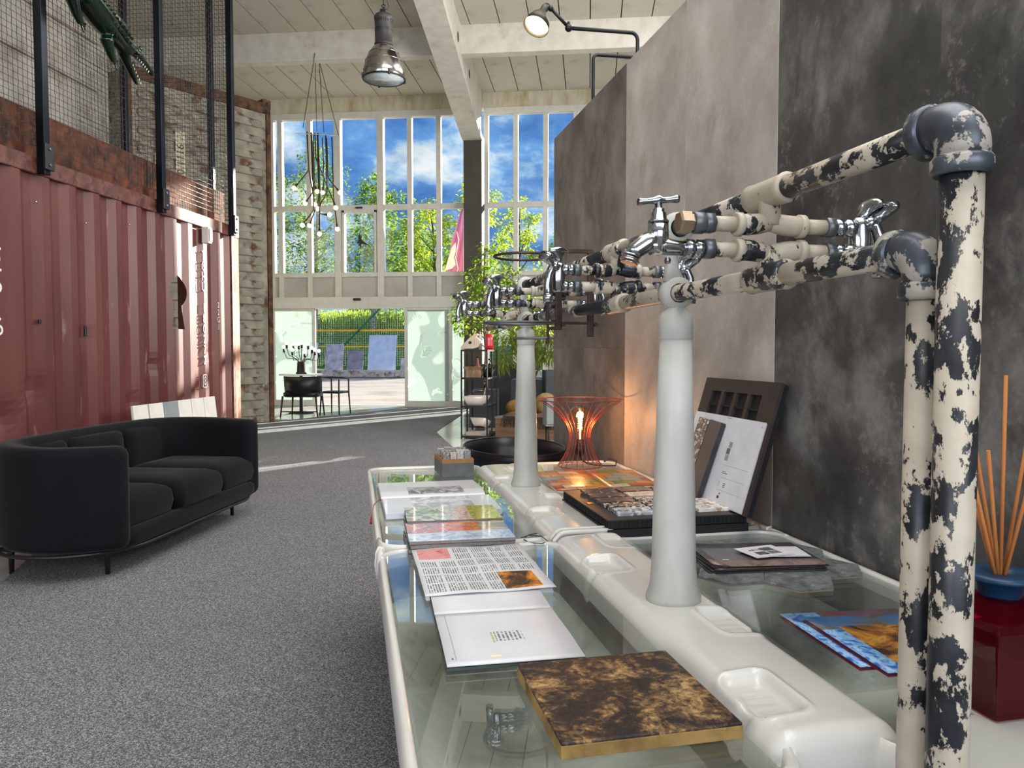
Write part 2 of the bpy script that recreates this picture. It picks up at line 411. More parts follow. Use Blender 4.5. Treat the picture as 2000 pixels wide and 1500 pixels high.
# header with the door drive and sliding doors
do = struct('door_1')
hor(do, -7.28, -2.71, 2.22, 2.47, 'drive_header', 0.3)
mb = MB(); mb.bx(-5.3, -5.13, YF - 0.21, YF - 0.15, 2.385, 2.44); mb.build('motion_sensor', BLACK, do, bevel=0.012)
def leaf(x0, x1, y, m, name):
    mb = MB(); f = 0.07
    for q in ((x0, x0 + f, 0.0, 2.22), (x1 - f, x1, 0.0, 2.22), (x0 + f, x1 - f, 0.0, 0.12), (x0 + f, x1 - f, 2.17, 2.22)):
        mb.bx(q[0], q[1], y - 0.03, y + 0.03, q[2], q[3])
    o = mb.build(name, FRAME, do, bevel=0.004)
    mb = MB(); mb.bx(x0 + f, x1 - f, y - 0.005, y + 0.005, 0.12, 2.17); mb.build('frosted_pane', m, o)
leaf(-7.28, -6.25, YF, FROST[0], 'fixed_leaf'); leaf(-4.14, -3.06, YF - 0.09, FROST[1], 'sliding_leaf'); leaf(-3.14, -2.71, YF + 0.02, FROST[2], 'fixed_leaf')
mb = MB(); mb.bx(-7.28, -2.71, YF - 0.1, YF + 0.12, -0.01, 0.012); mb.build('threshold', FRAME, do)

# remaining hall walls
mb = MB(); mb.bx(-11.2, -11, -7, 17.1, 0, 7.0); st(mb.build('wall_left', PLAST))
mb = MB(); mb.bx(9, 9.2, -7, 17.1, 0, 7.0); st(mb.build('wall_far_right', PLAST))
rw = struct('wall_front')
mb = MB(); mb.bx(-11, 9, -7.2, -7, 0, 1.2); mb.bx(-11, 9, -7.2, -7, 6.2, 7.0); mb.bx(-11, -8, -7.2, -7, 1.2, 6.2); mb.bx(7, 9, -7.2, -7, 1.2, 6.2); mb.build('rear_wall_panel', PLAST, rw)

# ------------------------------------------------------------------ slab-clad display wall behind the trough
def slab_mat(name, a, b, c, seed, dark=None):
    m, t, bs, o = newmat(name)
    vec = coords(t, (1, 1, 1), loc=(seed, seed * 2, 0)); vs = coords(t, (1.2, 1.2, 0.95), loc=(seed, 0, seed))
    n1 = noise(t, vec, 2.2, 9, 0.62, 0.4); n2 = noise(t, vs, 3.2, 8, 0.65); n3 = noise(t, vec, 38, 5, 0.7)
    k = math_(t, 'ADD', math_(t, 'MULTIPLY', n1, 0.6), math_(t, 'MULTIPLY', n2, 0.4))
    col = ramp(t, k, [(0.38, a), (0.5, b), (0.62, c)])
    k2 = maprange(t, math_(t, 'MULTIPLY', n3, n2), 0.30, 0.36)
    col = mixc(t, math_(t, 'MULTIPLY', k2, 0.5), col, c)
    if dark: col = mixc(t, maprange(t, noise(t, vs, 1.7, 9, 0.7, 1.0), 0.54, 0.66, 0, 0.6), col, dark)
    t.links.new(col, bs.inputs['Base Color']); bs.inputs['Roughness'].default_value = 0.48; bump(t, bs, n3, 0.25, 0.002)
    return m
SL1 = slab_mat('slab_umber', (90, 83, 77), (118, 109, 102), (146, 137, 129), 2.0, (72, 64, 58))
SL2 = slab_mat('slab_greige', (158, 150, 142), (184, 177, 169), (206, 201, 194), 9.0, (140, 126, 114))
SL3 = slab_mat('slab_charcoal', (50, 50, 49), (80, 79, 76), (136, 134, 130), 15.0, (34, 33, 33))
dw = struct('wall_right'); dw.location = T(0.585, 0, 0); dw.rotation_euler = (0, 0, TA)
mb = MB(); mb.bx(0.012, 0.10, -1.9, 3.09, 0, 2.52); mb.build('backing', BLACK, dw)
sm2 = MB(); sm2.bx(0, 0.012, 0.0003, 0.6187, 0.0003, 2.53)
sm = MB(); sm.bx(0, 0.012, 0.0003, 0.6187, 0.0003, 1.2647)
for ci, (mat, u0) in enumerate(((SL1, 1.857), (SL2, 0.619), (SL3, -0.619), (SL3, -1.857))):
    for a in range(2):
        for b in range(2 if ci == 0 else 1):
            o = (sm if ci == 0 else sm2).build('slab_tile', mat, dw, bevel=0.0004, seg=1, loc=(0.0015 * ((ci + 1) % 2), u0 + a * 0.619, b * 1.265))

# ------------------------------------------------------------------ outside
GRAVEL = P('gravel', (116, 109, 102), (158, 150, 143), 60, rough=0.95, bmp=0.4, bscale=90, c3=(94, 91, 84), s3=0.6, t3=0.6, w3=0.1)
GRASS = P('grass_bank', (52, 82, 34), (96, 132, 46), 5, rough=0.95, c3=(150, 168, 60), s3=2.5, t3=0.6, w3=0.1)
mb = MB(); mb.bx(-70, 50, 17.1, 36.0, -0.15, -0.01); st(mb.build('ground_forecourt', GRAVEL), 'gravel forecourt outside the glass front')
def bank(i, j):
    x = -70 + 120 * i; q = j
    y = 36 + 44 * q
    z = 0.25 + 0.1 * sin(x * 0.7) if y < 40 else 0.3 + min(1, (y - 40) / 9.0) * 3.0 + 0.15 * sin(x * 0.5)
    if y > 52: z -= min(1.2, (y - 52) * 0.2)
    return (x, y, z)
mb = MB(); mb.grid(bank, 60, 44); st(mb.build('ground_bank', GRASS), 'green grass bank beyond the forecourt')
mb = MB(); mb.bx(-40, 20, 34.9, 35.4, 0, 0.34); st(mb.build('trim_6', P('kerb_stone', (176, 164, 152), (206, 196, 186), 6, rough=0.9, bmp=0.4, bscale=12, c3=(110, 100, 84), s3=4, t3=0.58), bevel=0.05), 'pale stone kerb along the forecourt')
# ------------------------------------------------------------------ red shipping container with keyhole
RED = P('red_container_paint', (82, 36, 35), (104, 54, 51), 3, rough=0.45, stretch=(1, 1, 0.25), c3=(124, 92, 82), s3=9, t3=0.66, w3=0.03, bmp=0.1, bscale=30)
REDR = P('red_rail_worn', (84, 42, 38), (112, 70, 60), 10, rough=0.55, c3=(70, 34, 26), s3=14, t3=0.55, w3=0.05, bmp=0.25, bscale=60)
RUST = P('rust_brown', (74, 40, 28), (116, 66, 42), 12, rough=0.85, c3=(48, 28, 22), s3=7, t3=0.56, w3=0.08, bmp=0.4, bscale=60)
RUSTP = P('rusty_pale_post', (150, 100, 74), (196, 150, 120), 9, rough=0.7, stretch=(1, 1, 0.3), c3=(112, 62, 40), s3=8, t3=0.56, w3=0.06, bmp=0.3, bscale=50)
WPAINT = P('stencil_white', (226, 224, 216), (238, 236, 230), 20, rough=0.6)
rc = thing('shipping_container', 'dark red corrugated shipping container with a keyhole cut in its side', 'container')
X0 = -3.81; Y0c, Y1c = 1.96, 7.82
prof = []; y = Y1c; cyc = [(0.0, 0.0), (0.072, 0.0), (0.140, 0.036), (0.210, 0.036)]
y0 = 7.216 - 0.278 * 19
k = 0
while True:
    base = y0 + k * 0.278
    done = False
    for dy, dx in cyc:
        yy = base + dy
        if yy > Y1c: done = True; break
        if yy >= Y0c: prof.append((yy, dx))
    if done: break
    k += 1
NZ = 44
dents = [(4.86, 0.98, 0.09, 0.022), (4.60, 0.80, 0.10, 0.03), (6.02, 0.82, 0.07, 0.02), (6.33, 1.12, 0.06, 0.022), (5.42, 1.36, 0.07, 0.012), (7.35, 1.25, 0.06, 0.016)]
def xs(yy, dx, z):
    d = dx
    for a, b, r, h in dents:
        q = ((yy - a) ** 2 + (z - b) ** 2) / (r * r)
        if q < 9: d += h * math.exp(-q)
    return X0 - d
vs, fs, sms = [], [], []
for side in (0.0, 0.004):
    for j in range(NZ + 1):
        z = 0.12 + (2.47 - 0.12) * j / NZ
        vs += [(xs(a, b, z) - side, a, z) for a, b in prof]
n = len(prof); off = n * (NZ + 1)
for j in range(NZ):
    for i in range(n - 1):
        a = j * n + i
        fs.append((a, a + 1, a + 1 + n, a + n)); fs.append((off + a + n, off + a + 1 + n, off + a + 1, off + a))
for j in range(NZ):
    a = j * n; fs.append((a + n, off + a + n, off + a, a)); a = j * n + n - 1; fs.append((a, off + a, off + a + n, a + n))
for i in range(n - 1):
    fs.append((i + 1, i, off + i, off + i + 1)); a = NZ * n + i; fs.append((a, a + 1, off + a + 1, off + a))
wm = MB(); wm.add(vs, fs)
wall = wm.build('corrugated_side', RED, rc)
kh = [(6.77 + 0.145 * cos(R(a)), 1.80 + 0.158 * sin(R(a))) for a in range(-52, 233, 14)]
kh = kh + [(6.64, 1.455), (6.89, 1.455)]
cm = MB(); cm.prism(kh, -0.3, 0.3, Matrix(((0, 0, 1, -3.8), (1, 0, 0, 0), (0, 1, 0, 0), (0, 0, 0, 1))))
cut = cm.build('cutter', RED)
bmod = wall.modifiers.new('cut', 'BOOLEAN'); bmod.operation = 'DIFFERENCE'; bmod.object = cut; bmod.solver = 'EXACT'
dg = bpy.context.evaluated_depsgraph_get(); me = bpy.data.meshes.new_from_object(wall.evaluated_get(dg))
wall.modifiers.clear(); wall.data = me; bpy.data.objects.remove(cut)
mb = MB(); mb.bx(-3.87, -3.80, 1.9, 7.82, 2.47, 2.59); mb.build('top_rail', REDR, rc, bevel=0.008)
mb = MB(); mb.bx(-3.87, -3.80, 1.9, 7.82, 0.0, 0.13); mb.build('bottom_rail', REDR, rc, bevel=0.008)
mb = MB(); mb.bx(-3.99, -3.80, 7.84, 7.97, 0.12, 2.47); mb.build('corner_post', RUSTP, rc, bevel=0.012)
mb = MB(); mb.bx(-3.86, -3.80, 7.80, 7.845, 0.12, 2.47); mb.build('post_return', REDR, rc)
for z in (0.0, 2.47):
    mb = MB(); mb.bx(-3.975, -3.797, 7.80, 7.978, z, z + 0.118); c = mb.build('corner_casting', P('casting_pale', (176, 160, 146), (198, 186, 172), 14, rough=0.7, c3=(120, 74, 52), s3=10, t3=0.6), rc, bevel=0.012)
    hm = MB(); hm.prism(rrect(-0.03, 0.03, -0.02, 0.02, 0.019), 0, 0.003, Matrix.Translation((-3.797, 7.885, z + 0.06)) @ Matrix.Rotation(R(90), 4, 'Y') @ Matrix.Rotation(R(0), 4, 'Z')); hm.build('twistlock_hole', BLACK, c)
mb = MB(); mb.bx(-6.24, -3.87, 1.9, 7.97, 2.53, 2.57); mb.build('roof', REDR, rc)
mb = MB(); mb.bx(-6.24, -3.87, 1.9, 7.97, 0.05, 0.09); mb.build('container_floor', P('ply_floor', (96, 78, 58), rough=0.7), rc)
mb = MB(); mb.bx(-6.26, -6.22, 1.9, 7.97, 0, 2.59); mb.bx(-6.24, -3.87, 1.9, 1.94, 0, 2.59); mb.build('far_walls', P('container_lining', (196, 188, 172), (214, 206, 190), 6, rough=0.7), rc)
mb = MB(); mb.bx(-4.49, -3.99, 7.93, 7.96, 0.1, 2.5); mb.build('end_leaf', RED, rc)
def stack(name, s, y, z0, dz, size, x=-3.807, sx=1.0):
    for i, ch in enumerate(s):
        if ch != ' ': text(name, ch, size, WPAINT, rc, (x, y, z0 - i * dz), (R(90), 0, R(90)), sx=sx)
stack('painted_digit', '22616', 4.565, 1.955, 0.138, 0.165, sx=0.9)
stack('painted_letter', 'TGHU 180272 8', 7.205, 2.19, 0.1035, 0.125, sx=0.62)
for q in ((7.165, 7.245, 0.885, 0.892), (7.165, 7.245, 1.008, 1.015), (7.165, 7.171, 0.885, 1.015), (7.239, 7.245, 0.885, 1.015)):
    mb = MB(); mb.bx(-3.8095, -3.807, *q); mb.build('check_digit_frame', WPAINT, rc)
stack('painted_small_letter', '22G1', 7.50, 1.72, 0.075, 0.085, sx=0.8)
mb = MB(); mb.bx(-3.80, -3.725, 7.165, 7.235, 2.31, 2.47); mb.build('lock_box', P('grey_box', (200, 198, 192), rough=0.5), rc, bevel=0.008)
mb = MB(); mb.bx(-3.724, -3.718, 7.170, 7.230, 2.33, 2.45); mb.build('lock_box_window', BLACK, rc)
for (yy, z) in ((4.93, 2.28), (5.45, 2.22), (6.0, 2.3)):
    mb = MB(); mb.sph((-3.81, yy, z), 0.008, 8, 5); mb.build('rivet', CHROME, rc)
for (yy, z, h) in ((4.93, 1.44, 0.03), (5.41, 1.36, 0.08)):
    mb = MB(); mb.bx(-3.822, -3.807, yy, yy + 0.022, z, z + h); mb.build('vent_slot', BLACK, rc, bevel=0.004)

# ------------------------------------------------------------------ cage of wire mesh on the container roof
STEEL = P('blue_black_steel', (34, 38, 46), (56, 60, 68), 6, rough=0.32, metal=0.85, stretch=(1, 1, 0.2))
WIRE = P('dark_wire', (34, 32, 32), (60, 56, 52), 30, rough=0.45, metal=0.6)
cg = thing('wire_mesh_cage', 'black steel posts with woven wire mesh standing on the red container', 'cage')
ZB, ZT = 2.6, 5.3
for x, yy in ((-3.768, 3.6), (-3.768, 4.96), (-3.768, 6.42), (-3.768, 7.76)):
    mb = MB(); mb.bx(x - 0.03, x + 0.03, yy - 0.03, yy + 0.03, 2.47, ZT); mb.build('post', STEEL, cg, bevel=0.004)
    mb = MB(); mb.bx(x + 0.03, x + 0.05, yy - 0.045, yy + 0.045, 2.5, 2.68); b = mb.build('foot_bracket', BLACK, cg, bevel=0.004)
    for dz in (2.535, 2.645):
        mb = MB(); mb.cyl((x + 0.05, yy, dz), (x + 0.058, yy, dz), 0.011, n=8); mb.build('bolt', CHROME, b)
for x, yy in ((-4.06, 7.9), (-4.95, 7.76)):
    mb = MB(); mb.bx(x - 0.03, x + 0.03, yy - 0.03, yy + 0.03, 2.59, ZT); mb.build('post', STEEL, cg, bevel=0.004)
def wires(axis, fixed, a0, a1, z0, z1, pitch=0.044, r=0.0022):
    mb = MB(); na = int((a1 - a0) / pitch); nzv = int((z1 - z0) / pitch); cr = 0.002
    def pt(a, z, o):
        return (fixed + o, a, z) if axis == 'y' else (a, fixed + o, z)
    for i in range(na + 1):
        a = a0 + i * pitch
        pts = [pt(a, z0 + j * pitch, cr * (1 if (i + j) % 2 else -1)) for j in range(nzv + 1)]
        mb.tube(pts, r, 3, caps=False)
    for j in range(nzv + 1):
        z = z0 + j * pitch
        pts = [pt(a0 + i * pitch, z, -cr * (1 if (i + j) % 2 else -1)) for i in range(na + 1)]
        mb.tube(pts, r, 3, caps=False)
    o = mb.build('wire_mesh', WIRE, cg); o['kind'] = 'stuff'
    return o
wires('y', -3.80, 3.55, 7.92, 2.66, 5.2)
wires('x', 7.93, -5.6, -3.82, 2.66, 5.2)
wires('y', -4.95, 7.0, 7.92, 2.66, 5.2)
mb = MB(); mb.bx(-4.02, -3.90, 1.9, 7.86, 2.60, 2.94); tag(mb.build('steel_beam', RUST, bevel=0.006), 'rusty brown steel beam lying along the container roof behind the mesh', 'beam')

# upper white store box set back on the roof
WBOX = P('white_box_paint', (150, 146, 138), (178, 174, 166), 4, rough=0.6, c3=(122, 110, 96), s3=3, t3=0.62, w3=0.08, bmp=0.1)
ub = thing('white_container', 'dull white container set back on top of the red one, behind the mesh', 'container')
mb = MB(); mb.bx(-7.2, -5.06, 2.6, 7.66, 2.62, 5.25); mb.build('body', WBOX, ub, bevel=0.01)
for k in range(5):
    z = 2.95 + k * 0.48
    mb = MB(); mb.prism(rrect(2.7, 7.5, z, z + 0.15, 0.06, 3), 0, 0.03, Matrix(((0, 0, 1, -5.06), (1, 0, 0, 0), (0, 1, 0, 0), (0, 0, 0, 1)))); mb.build('rib', WBOX, ub, bevel=0.012)

# ------------------------------------------------------------------ tall white container standing on end
WRUST = P('white_rusty_steel', (118, 113, 100), (160, 156, 142), 3.5, rough=0.6, c3=(88, 54, 36), s3=4.2, t3=0.585, w3=0.05, bmp=0.25, bscale=18)
ORUST = P('rusty_ochre_edge', (70, 46, 34), (116, 82, 50), 6, rough=0.8, c3=(46, 32, 26), s3=5, t3=0.55, bmp=0.4, bscale=30)
uc = thing('upright_container', 'tall rust-streaked white container standing on end near the door', 'container', (-5.46, 12.73, 0), math.atan2(-2.03, -1.34))
mb = MB(); mb.bx(0.02, 2.42, -2.6, -0.03, 0.02, 5.46); mb.build('body', WRUST, uc)
for q in ((0, 0.09, -0.1, 0, 0.0, 5.5), (2.35, 2.44, -0.1, 0, 0.0, 5.5)):
    mb = MB(); mb.bx(*q); mb.build('edge_rail', ORUST, uc, bevel=0.015)
mb = MB(); mb.bx(0.09, 2.35, -0.1, 0, 5.30, 5.48); mb.build('edge_rail', ORUST, uc, bevel=0.015)
for x in (0.0, 2.28):
    mb = MB(); mb.bx(x, x + 0.16, -0.17, 0.006, 5.38, 5.54); c = mb.build('corner_casting', ORUST, uc, bevel=0.015)
    mb = MB(); mb.prism(rrect(x + 0.05, x + 0.11, 5.42, 5.5, 0.025), 0.006, 0.009, Matrix.Rotation(R(90), 4, 'X') @ Matrix.Diagonal((1, 1, -1, 1))); mb.build('casting_hole', BLACK, c)
rm = MB(); rm.prism(rrect(0.17, 2.27, -0.065, 0.065, 0.055, 4), 0, 0.042, Matrix.Rotation(R(90), 4, 'X') @ Matrix.Diagonal((1, 1, -1, 1)))
r0 = None
for k in range(19):
    z = 0.2 + k * 0.272
    if r0 is None: r0 = rm.build('rib', WRUST, uc, bevel=0.02, seg=3, loc=(0, -0.035, z))
    else: share(r0, 'rib', uc, (0, -0.035, z))
PATCH = P('old_stencil_patch', (196, 184, 150), (206, 200, 184), 20, rough=0.7)
for x, z0, z1, s in ((1.62, 3.72, 4.66, '20 1116'), (1.95, 3.7, 4.26, '2S 11')):
    mb = MB(); mb.bx(x - 0.08, x + 0.08, 0.008, 0.010, z0, z1); p = mb.build('stencil_patch', PATCH, uc)
    text('stencil_text', s, 0.17, BLACK, p, (x, 0.012, (z0 + z1) / 2), (R(90), R(-90), R(180)))

# ------------------------------------------------------------------ green crocodile hung on the mesh
CROC = P('green_gloss', (2, 22, 11), (5, 38, 20), 6, rough=0.18, coat=0.6)
cr = thing('crocodile_figure', 'glossy dark green crocodile figure climbing head-down on the wire mesh', 'figure', (-3.655, 5.31, 3.735))
cr.scale = (1.1, 1.1, 1.1)
# local: x out of the mesh, y/z in the mesh plane
ax = Vector((0, 0.93, -0.36)).normalized(); sd_ = Vector((0, 0.36, 0.93)).normalized(); outv = Vector((1, 0, 0))
def cp_(a, s_, o): return ax * a + sd_ * s_ + outv * o
mb = MB()
sp = [(-0.95, 0.22, 0.03, .012), (-0.75, 0.17, 0.035, .03), (-0.5, 0.07, 0.04, .06), (-0.3, 0.015, 0.045, .085), (-0.12, 0, 0.05, .10), (0.06, 0, 0.05, .098), (0.2, 0, 0.05, .084), (0.3, 0.0, 0.055, .068), (0.37, 0.0, 0.06, .066)]
mb.tube([cp_(a, s_, o) for a, s_, o, r in sp], [q[3] for q in sp], 14, oval=0.8)
mb.tube([cp_(0.34, 0.01, 0.07), cp_(0.42, 0.02, 0.085), cp_(0.50, 0.025, 0.085), cp_(0.60, 0.02, 0.085), cp_(0.64, 0.018, 0.085)], [.05, .046, .034, .03, .018], 12, oval=0.6)
mb.tube([cp_(0.34, -0.02, 0.04), cp_(0.42, -0.065, 0.04), cp_(0.50, -0.105, 0.04), cp_(0.56, -0.13, 0.04)], [.045, .032, .022, .012], 12, oval=0.7)
for a, s0 in ((0.40, 0.0), (0.40, 0.05)): mb.sph(tuple(cp_(a, s0, 0.125)), 0.017, 10, 8)
for a, sg, ln in ((-0.18, -1, 1.1), (0.18, -1, 1.0), (-0.16, 1, 1.0), (0.20, 1, 0.9)):
    p = [cp_(a, sg * 0.04, 0.05), cp_(a - 0.03, sg * 0.11 * ln, 0.06), cp_(a + 0.05, sg * 0.15 * ln, 0.05), cp_(a + 0.10, sg * 0.165 * ln, 0.045)]
    mb.tube(p, [.045, .045, .03, .024], 10)
    for t_ in (-0.03, -0.01, 0.01, 0.03):
        mb.tube([p[3], p[3] + ax * 0.05 + sd_ * t_ * 1.3], [.011, .006], 6)
body = mb.build('body', CROC, cr)
m = body.modifiers.new('remesh', 'REMESH'); m.mode = 'VOXEL'; m.voxel_size = 0.007; m.use_smooth_shade = True
m = body.modifiers.new('smooth', 'SMOOTH'); m.iterations = 3
mb = MB()
for i in range(26):
    a = -0.62 + i * 0.036
    w = 0.062 if a > -0.35 else 0.062 + (a + 0.35) * 0.12
    ctr = 0.0 if a > -0.25 else -(a + 0.25) * 0.32
    for s_ in (-0.9, -0.35, 0.35, 0.9):
        h = 0.05 + 0.088 * (1 - (s_ * 0.62) ** 2) * (1 if a > -0.3 else max(0.35, 1 + (a + 0.3) * 1.6))
        b = cp_(a, ctr + s_ * w, h)
        mb.add([b - ax * .014 - sd_ * .01, b + ax * .014 - sd_ * .01, b + ax * .014 + sd_ * .01, b - ax * .014 + sd_ * .01, b - ax * 0.008 + outv * .02], [(0, 1, 4), (1, 2, 4), (2, 3, 4), (3, 0, 4), (3, 2, 1, 0)])
mb.build('back_scutes', CROC, cr)
mb = MB()
for i in range(7):
    for sg, base in ((1, (0.43, 0.003)), (-1, (0.43, -0.045))):
        b = cp_(base[0] + i * 0.024, base[1] - (0 if sg > 0 else i * 0.011), 0.095 if sg > 0 else 0.055)
        mb.tube([b, b - sd_ * 0.018 * sg], [.005, .0008], 5)
o = mb.build('teeth', P('tooth', (210, 214, 200), rough=0.3), cr); o['kind'] = 'stuff'

# ------------------------------------------------------------------ black velvet sofa
VELV = P('black_velvet', (8, 9, 13), (14, 16, 21), 5, rough=0.9, bmp=0.08, bscale=12, sheen=0.08, spec=0.2, bdist=0.01)
so = thing('sofa', 'long rounded black velvet sofa on slim metal legs in front of the red container', 'sofa', (-2.95, 4.66, 0), R(90))
path = []
for k in range(7): path.append((-0.80 - 0.13 * sin(pi / 2 * k / 6), -0.40 + 0.34 * k / 6))
for k in range(1, 13): a = R(180 - 90 * k / 12); path.append((-0.54 + 0.39 * cos(a), -0.06 + 0.39 * sin(a)))
for k in range(1, 13): path.append((-0.54 + 1.08 * k / 12, 0.33 + 0.03 * sin(pi * k / 12)))
for k in range(1, 13): a = R(90 - 90 * k / 12); path.append((0.54 + 0.39 * cos(a), -0.06 + 0.39 * sin(a)))
for k in range(1, 7): path.append((0.80 + 0.13 * cos(pi / 2 * k / 6), -0.06 - 0.34 * k / 6))
def shell_loop(i, th, inset=0.0):
    p = Vector(path[i]); a = Vector(path[max(0, i - 1)]); b = Vector(path[min(len(path) - 1, i + 1)]); d = (b - a).normalized(); nrm = Vector((-d.y, d.x))
    top = 0.735 + 0.012 * max(0.0, min(1.0, (p.y + 0.1) / 0.45)); bot = 0.17
    out = []
    for nx, nzv in rrect(-th, th, bot + inset, top - inset, min(0.055, th * 0.95), 5):
        q = p + nrm * nx; out.append((q.x, q.y, nzv))
    return out
mb = MB(); loops = []
def shifted(l, i, dd):
    a = Vector(path[0 if i == 0 else -1]) ; b = Vector(path[1 if i == 0 else -2]); d = (a - b).normalized()
    return [(x + d.x * dd, y + d.y * dd, z) for x, y, z in l]
loops.append(shifted(shell_loop(0, 0.022, 0.045), 0, 0.055)); loops.append(shifted(shell_loop(0, 0.048, 0.02), 0, 0.045)); loops.append(shifted(shell_loop(0, 0.066, 0.004), 0, 0.02))
for i in range(len(path)): loops.append(shell_loop(i, 0.072))
li = len(path) - 1
loops.append(shifted(shell_loop(li, 0.066, 0.004), 1, 0.02)); loops.append(shifted(shell_loop(li, 0.048, 0.02), 1, 0.045)); loops.append(shifted(shell_loop(li, 0.022, 0.045), 1, 0.055))
mb.loft(loops); mb.build('back_and_arms', VELV, so)
def pillow(x0, x1, y0, y1, z0, z1, puff, r=0.06):
    l = []
    for q, (ins, z) in enumerate(((0.05, z0), (0.012, z0 + 0.02), (0.0, (z0 + z1) / 2 - 0.01), (0.008, z1 - 0.035), (0.03, z1 - 0.01), (0.08, z1 + puff * 0.5), (0.17, z1 + puff))):
        l.append([(x, y, z) for x, y in rrect(x0 + ins, x1 - ins, y0 + ins, y1 - ins, max(0.02, r - ins * 0.3), 5)])
    return l
for x0, x1, yb in ((-0.86, -0.29, -0.45), (-0.285, 0.285, -0.475), (0.29, 0.86, -0.45)):
    mb = MB(); mb.loft(pillow(x0, x1, yb, 0.27, 0.27, 0.445, 0.02)); mb.build('seat_cushion', VELV, so)
mb = MB(); l = []
for ins, z in ((0.03, 0.165), (0.0, 0.19), (0.0, 0.25), (0.02, 0.275)):
    l.append([(x, y, z) for x, y in rrect(-0.87 + ins, 0.87 - ins, -0.465 + ins, 0.3 - ins, 0.16, 6)])
mb.loft(l); mb.build('seat_base', VELV, so)
for x0, x1 in ((-0.85, -0.28), (-0.28, 0.28), (0.28, 0.85)):
    mb = MB()
    M_ = Matrix.Translation((0, 0.31, 0.43)) @ Matrix.Rotation(R(90 - 3), 4, 'X')
    l = []
    for ins, h in ((0.03, -0.02), (0.0, 0.02), (0.01, 0.06), (0.04, 0.085), (0.1, 0.095)):
        l.append([tuple(M_ @ Vector((x, y, h))) for x, y in rrect(x0 + ins, x1 - ins, -0.02 + ins, 0.275 - ins * 0.6, 0.05, 5)])
    mb.loft(l); mb.build('back_cushion', VELV, so)
rail = rrect(-0.99, 0.99, -0.45, 0.385, 0.40, 10)
mb = MB(); mb.tube([(x, y, 0.160) for x, y in rail], 0.011, 6, closed=True); mb.build('base_rail', BLACK, so)
for x, y in ((-0.74, -0.29), (0.78, -0.27), (-0.76, 0.27), (0.76, 0.27)):
    mb = MB(); mb.tube([(x, y * 1.0, 0.0), (x, y, 0.11), (x, y, 0.165)], [0.012, 0.016, 0.03], 8); mb.build('leg', BLACK, so)
mb = MB(); mb.bx(-0.86, 0.86, -0.33, 0.28, 0.150, 0.168); mb.build('underside', BLACK, so)

# tile samples standing behind the sofa
smp = [(P('sample_white', (224, 222, 214), rough=0.4), 'pale white'), (P('sample_grey', (140, 146, 150), rough=0.3), 'blue grey')]
sr = thing('sample_ledge', 'low black ledge between sofa back and red container', 'ledge', (-3.62, 6.2, 0))
mb = MB(); mb.bx(-0.09, 0.12, -0.75, 0.8, 0.56, 0.6); mb.build('shelf', BLACK, sr)
for y in (-0.7, 0.74):
    mb = MB(); mb.bx(-0.08, 0.10, y - 0.02, y + 0.02, 0.0, 0.56); mb.build('leg', BLACK, sr)
for k, (mi, w) in enumerate(((0, .2), (0, .2), (1, .22), (0, .21), (0, .21), (0, .21))):
    yy = 5.72 + k * 0.222
    mb = MB(); mb.bx(-0.012, 0.012, -w / 2, w / 2, 0, 0.215); o = mb.build('sample_tile', smp[mi][0], bevel=0.004, loc=(-3.56, yy, 0.602), rot=(0, R(-6), 0))
    tag(o, ['off-white sample tile leaning behind the sofa, nearest of the row', 'off-white sample tile behind the sofa, second of the row', 'blue-grey sample tile among white ones behind the sofa', 'blank white sample tile behind the sofa, right after the blue-grey one', 'blank white sample tile behind the sofa, last but one of the row', 'blank white sample tile at the sunny end of the row behind the sofa'][k], 'tile', 'sample tiles behind the sofa')
# ------------------------------------------------------------------ enamelled wash trough with columns, pipes and taps
ENAM = P('white_enamel', (198, 196, 190), (214, 213, 208), 3, rough=0.22, coat=0.4, c3=(176, 168, 150), s3=5, t3=0.69, w3=0.05, bmp=0.04, bscale=40)
BASIN = P('stained_enamel', (196, 200, 190), (226, 230, 222), 2.5, rough=0.35, c3=(150, 146, 130), s3=6, t3=0.6, w3=0.12, bmp=0.06, bscale=30)
CASTW = P('column_paint', (166, 165, 158), (206, 206, 200), 5, rough=0.42, stretch=(1, 1, 0.4), bmp=0.12, bscale=70, c3=(150, 148, 140), s3=10, t3=0.68, w3=0.05)
def peel(name, thr, w=0.005, cream=(200, 190, 172), dark=(40, 42, 46), sc=22, seed=0, stretch=(1, 0.55, 0.55)):
    m, t, b, o = newmat(name)
    vec = coords(t, stretch, loc=(seed, seed * 1.7, seed * 0.4))
    n1 = noise(t, vec, sc, 9, 0.68, 0.12); n2 = noise(t, vec, sc * 0.3, 3, 0.5)
    k = math_(t, 'ADD', math_(t, 'MULTIPLY', n1, 0.78), math_(t, 'MULTIPLY', n2, 0.22))
    msk = maprange(t, k, thr - w, thr + w)
    v2 = coords(t); nn = noise(t, v2, 26, 5)
    ccol = ramp(t, nn, [(0.3, tuple(int(q * 0.9) for q in cream)), (0.7, cream)])
    dcol = ramp(t, nn, [(0.3, dark), (0.75, tuple(min(255, int(q * 1.75)) for q in dark))])
    t.links.new(mixc(t, msk, ccol, dcol), b.inputs['Base Color'])
    rr = N(t, 'ShaderNodeMapRange'); t.links.new(msk, rr.inputs[0]); rr.inputs[3].default_value = 0.42; rr.inputs[4].default_value = 0.36
    t.links.new(rr.outputs[0], b.inputs['Roughness'])
    mm = N(t, 'ShaderNodeMapRange'); t.links.new(msk, mm.inputs[0]); mm.inputs[4].default_value = 0.55; t.links.new(mm.outputs[0], b.inputs['Metallic'])
    bump(t, b, math_(t, 'SUBTRACT', 1.0, msk), 0.5, 0.002)
    return m
PEEL = peel('peeling_paint', 0.515)
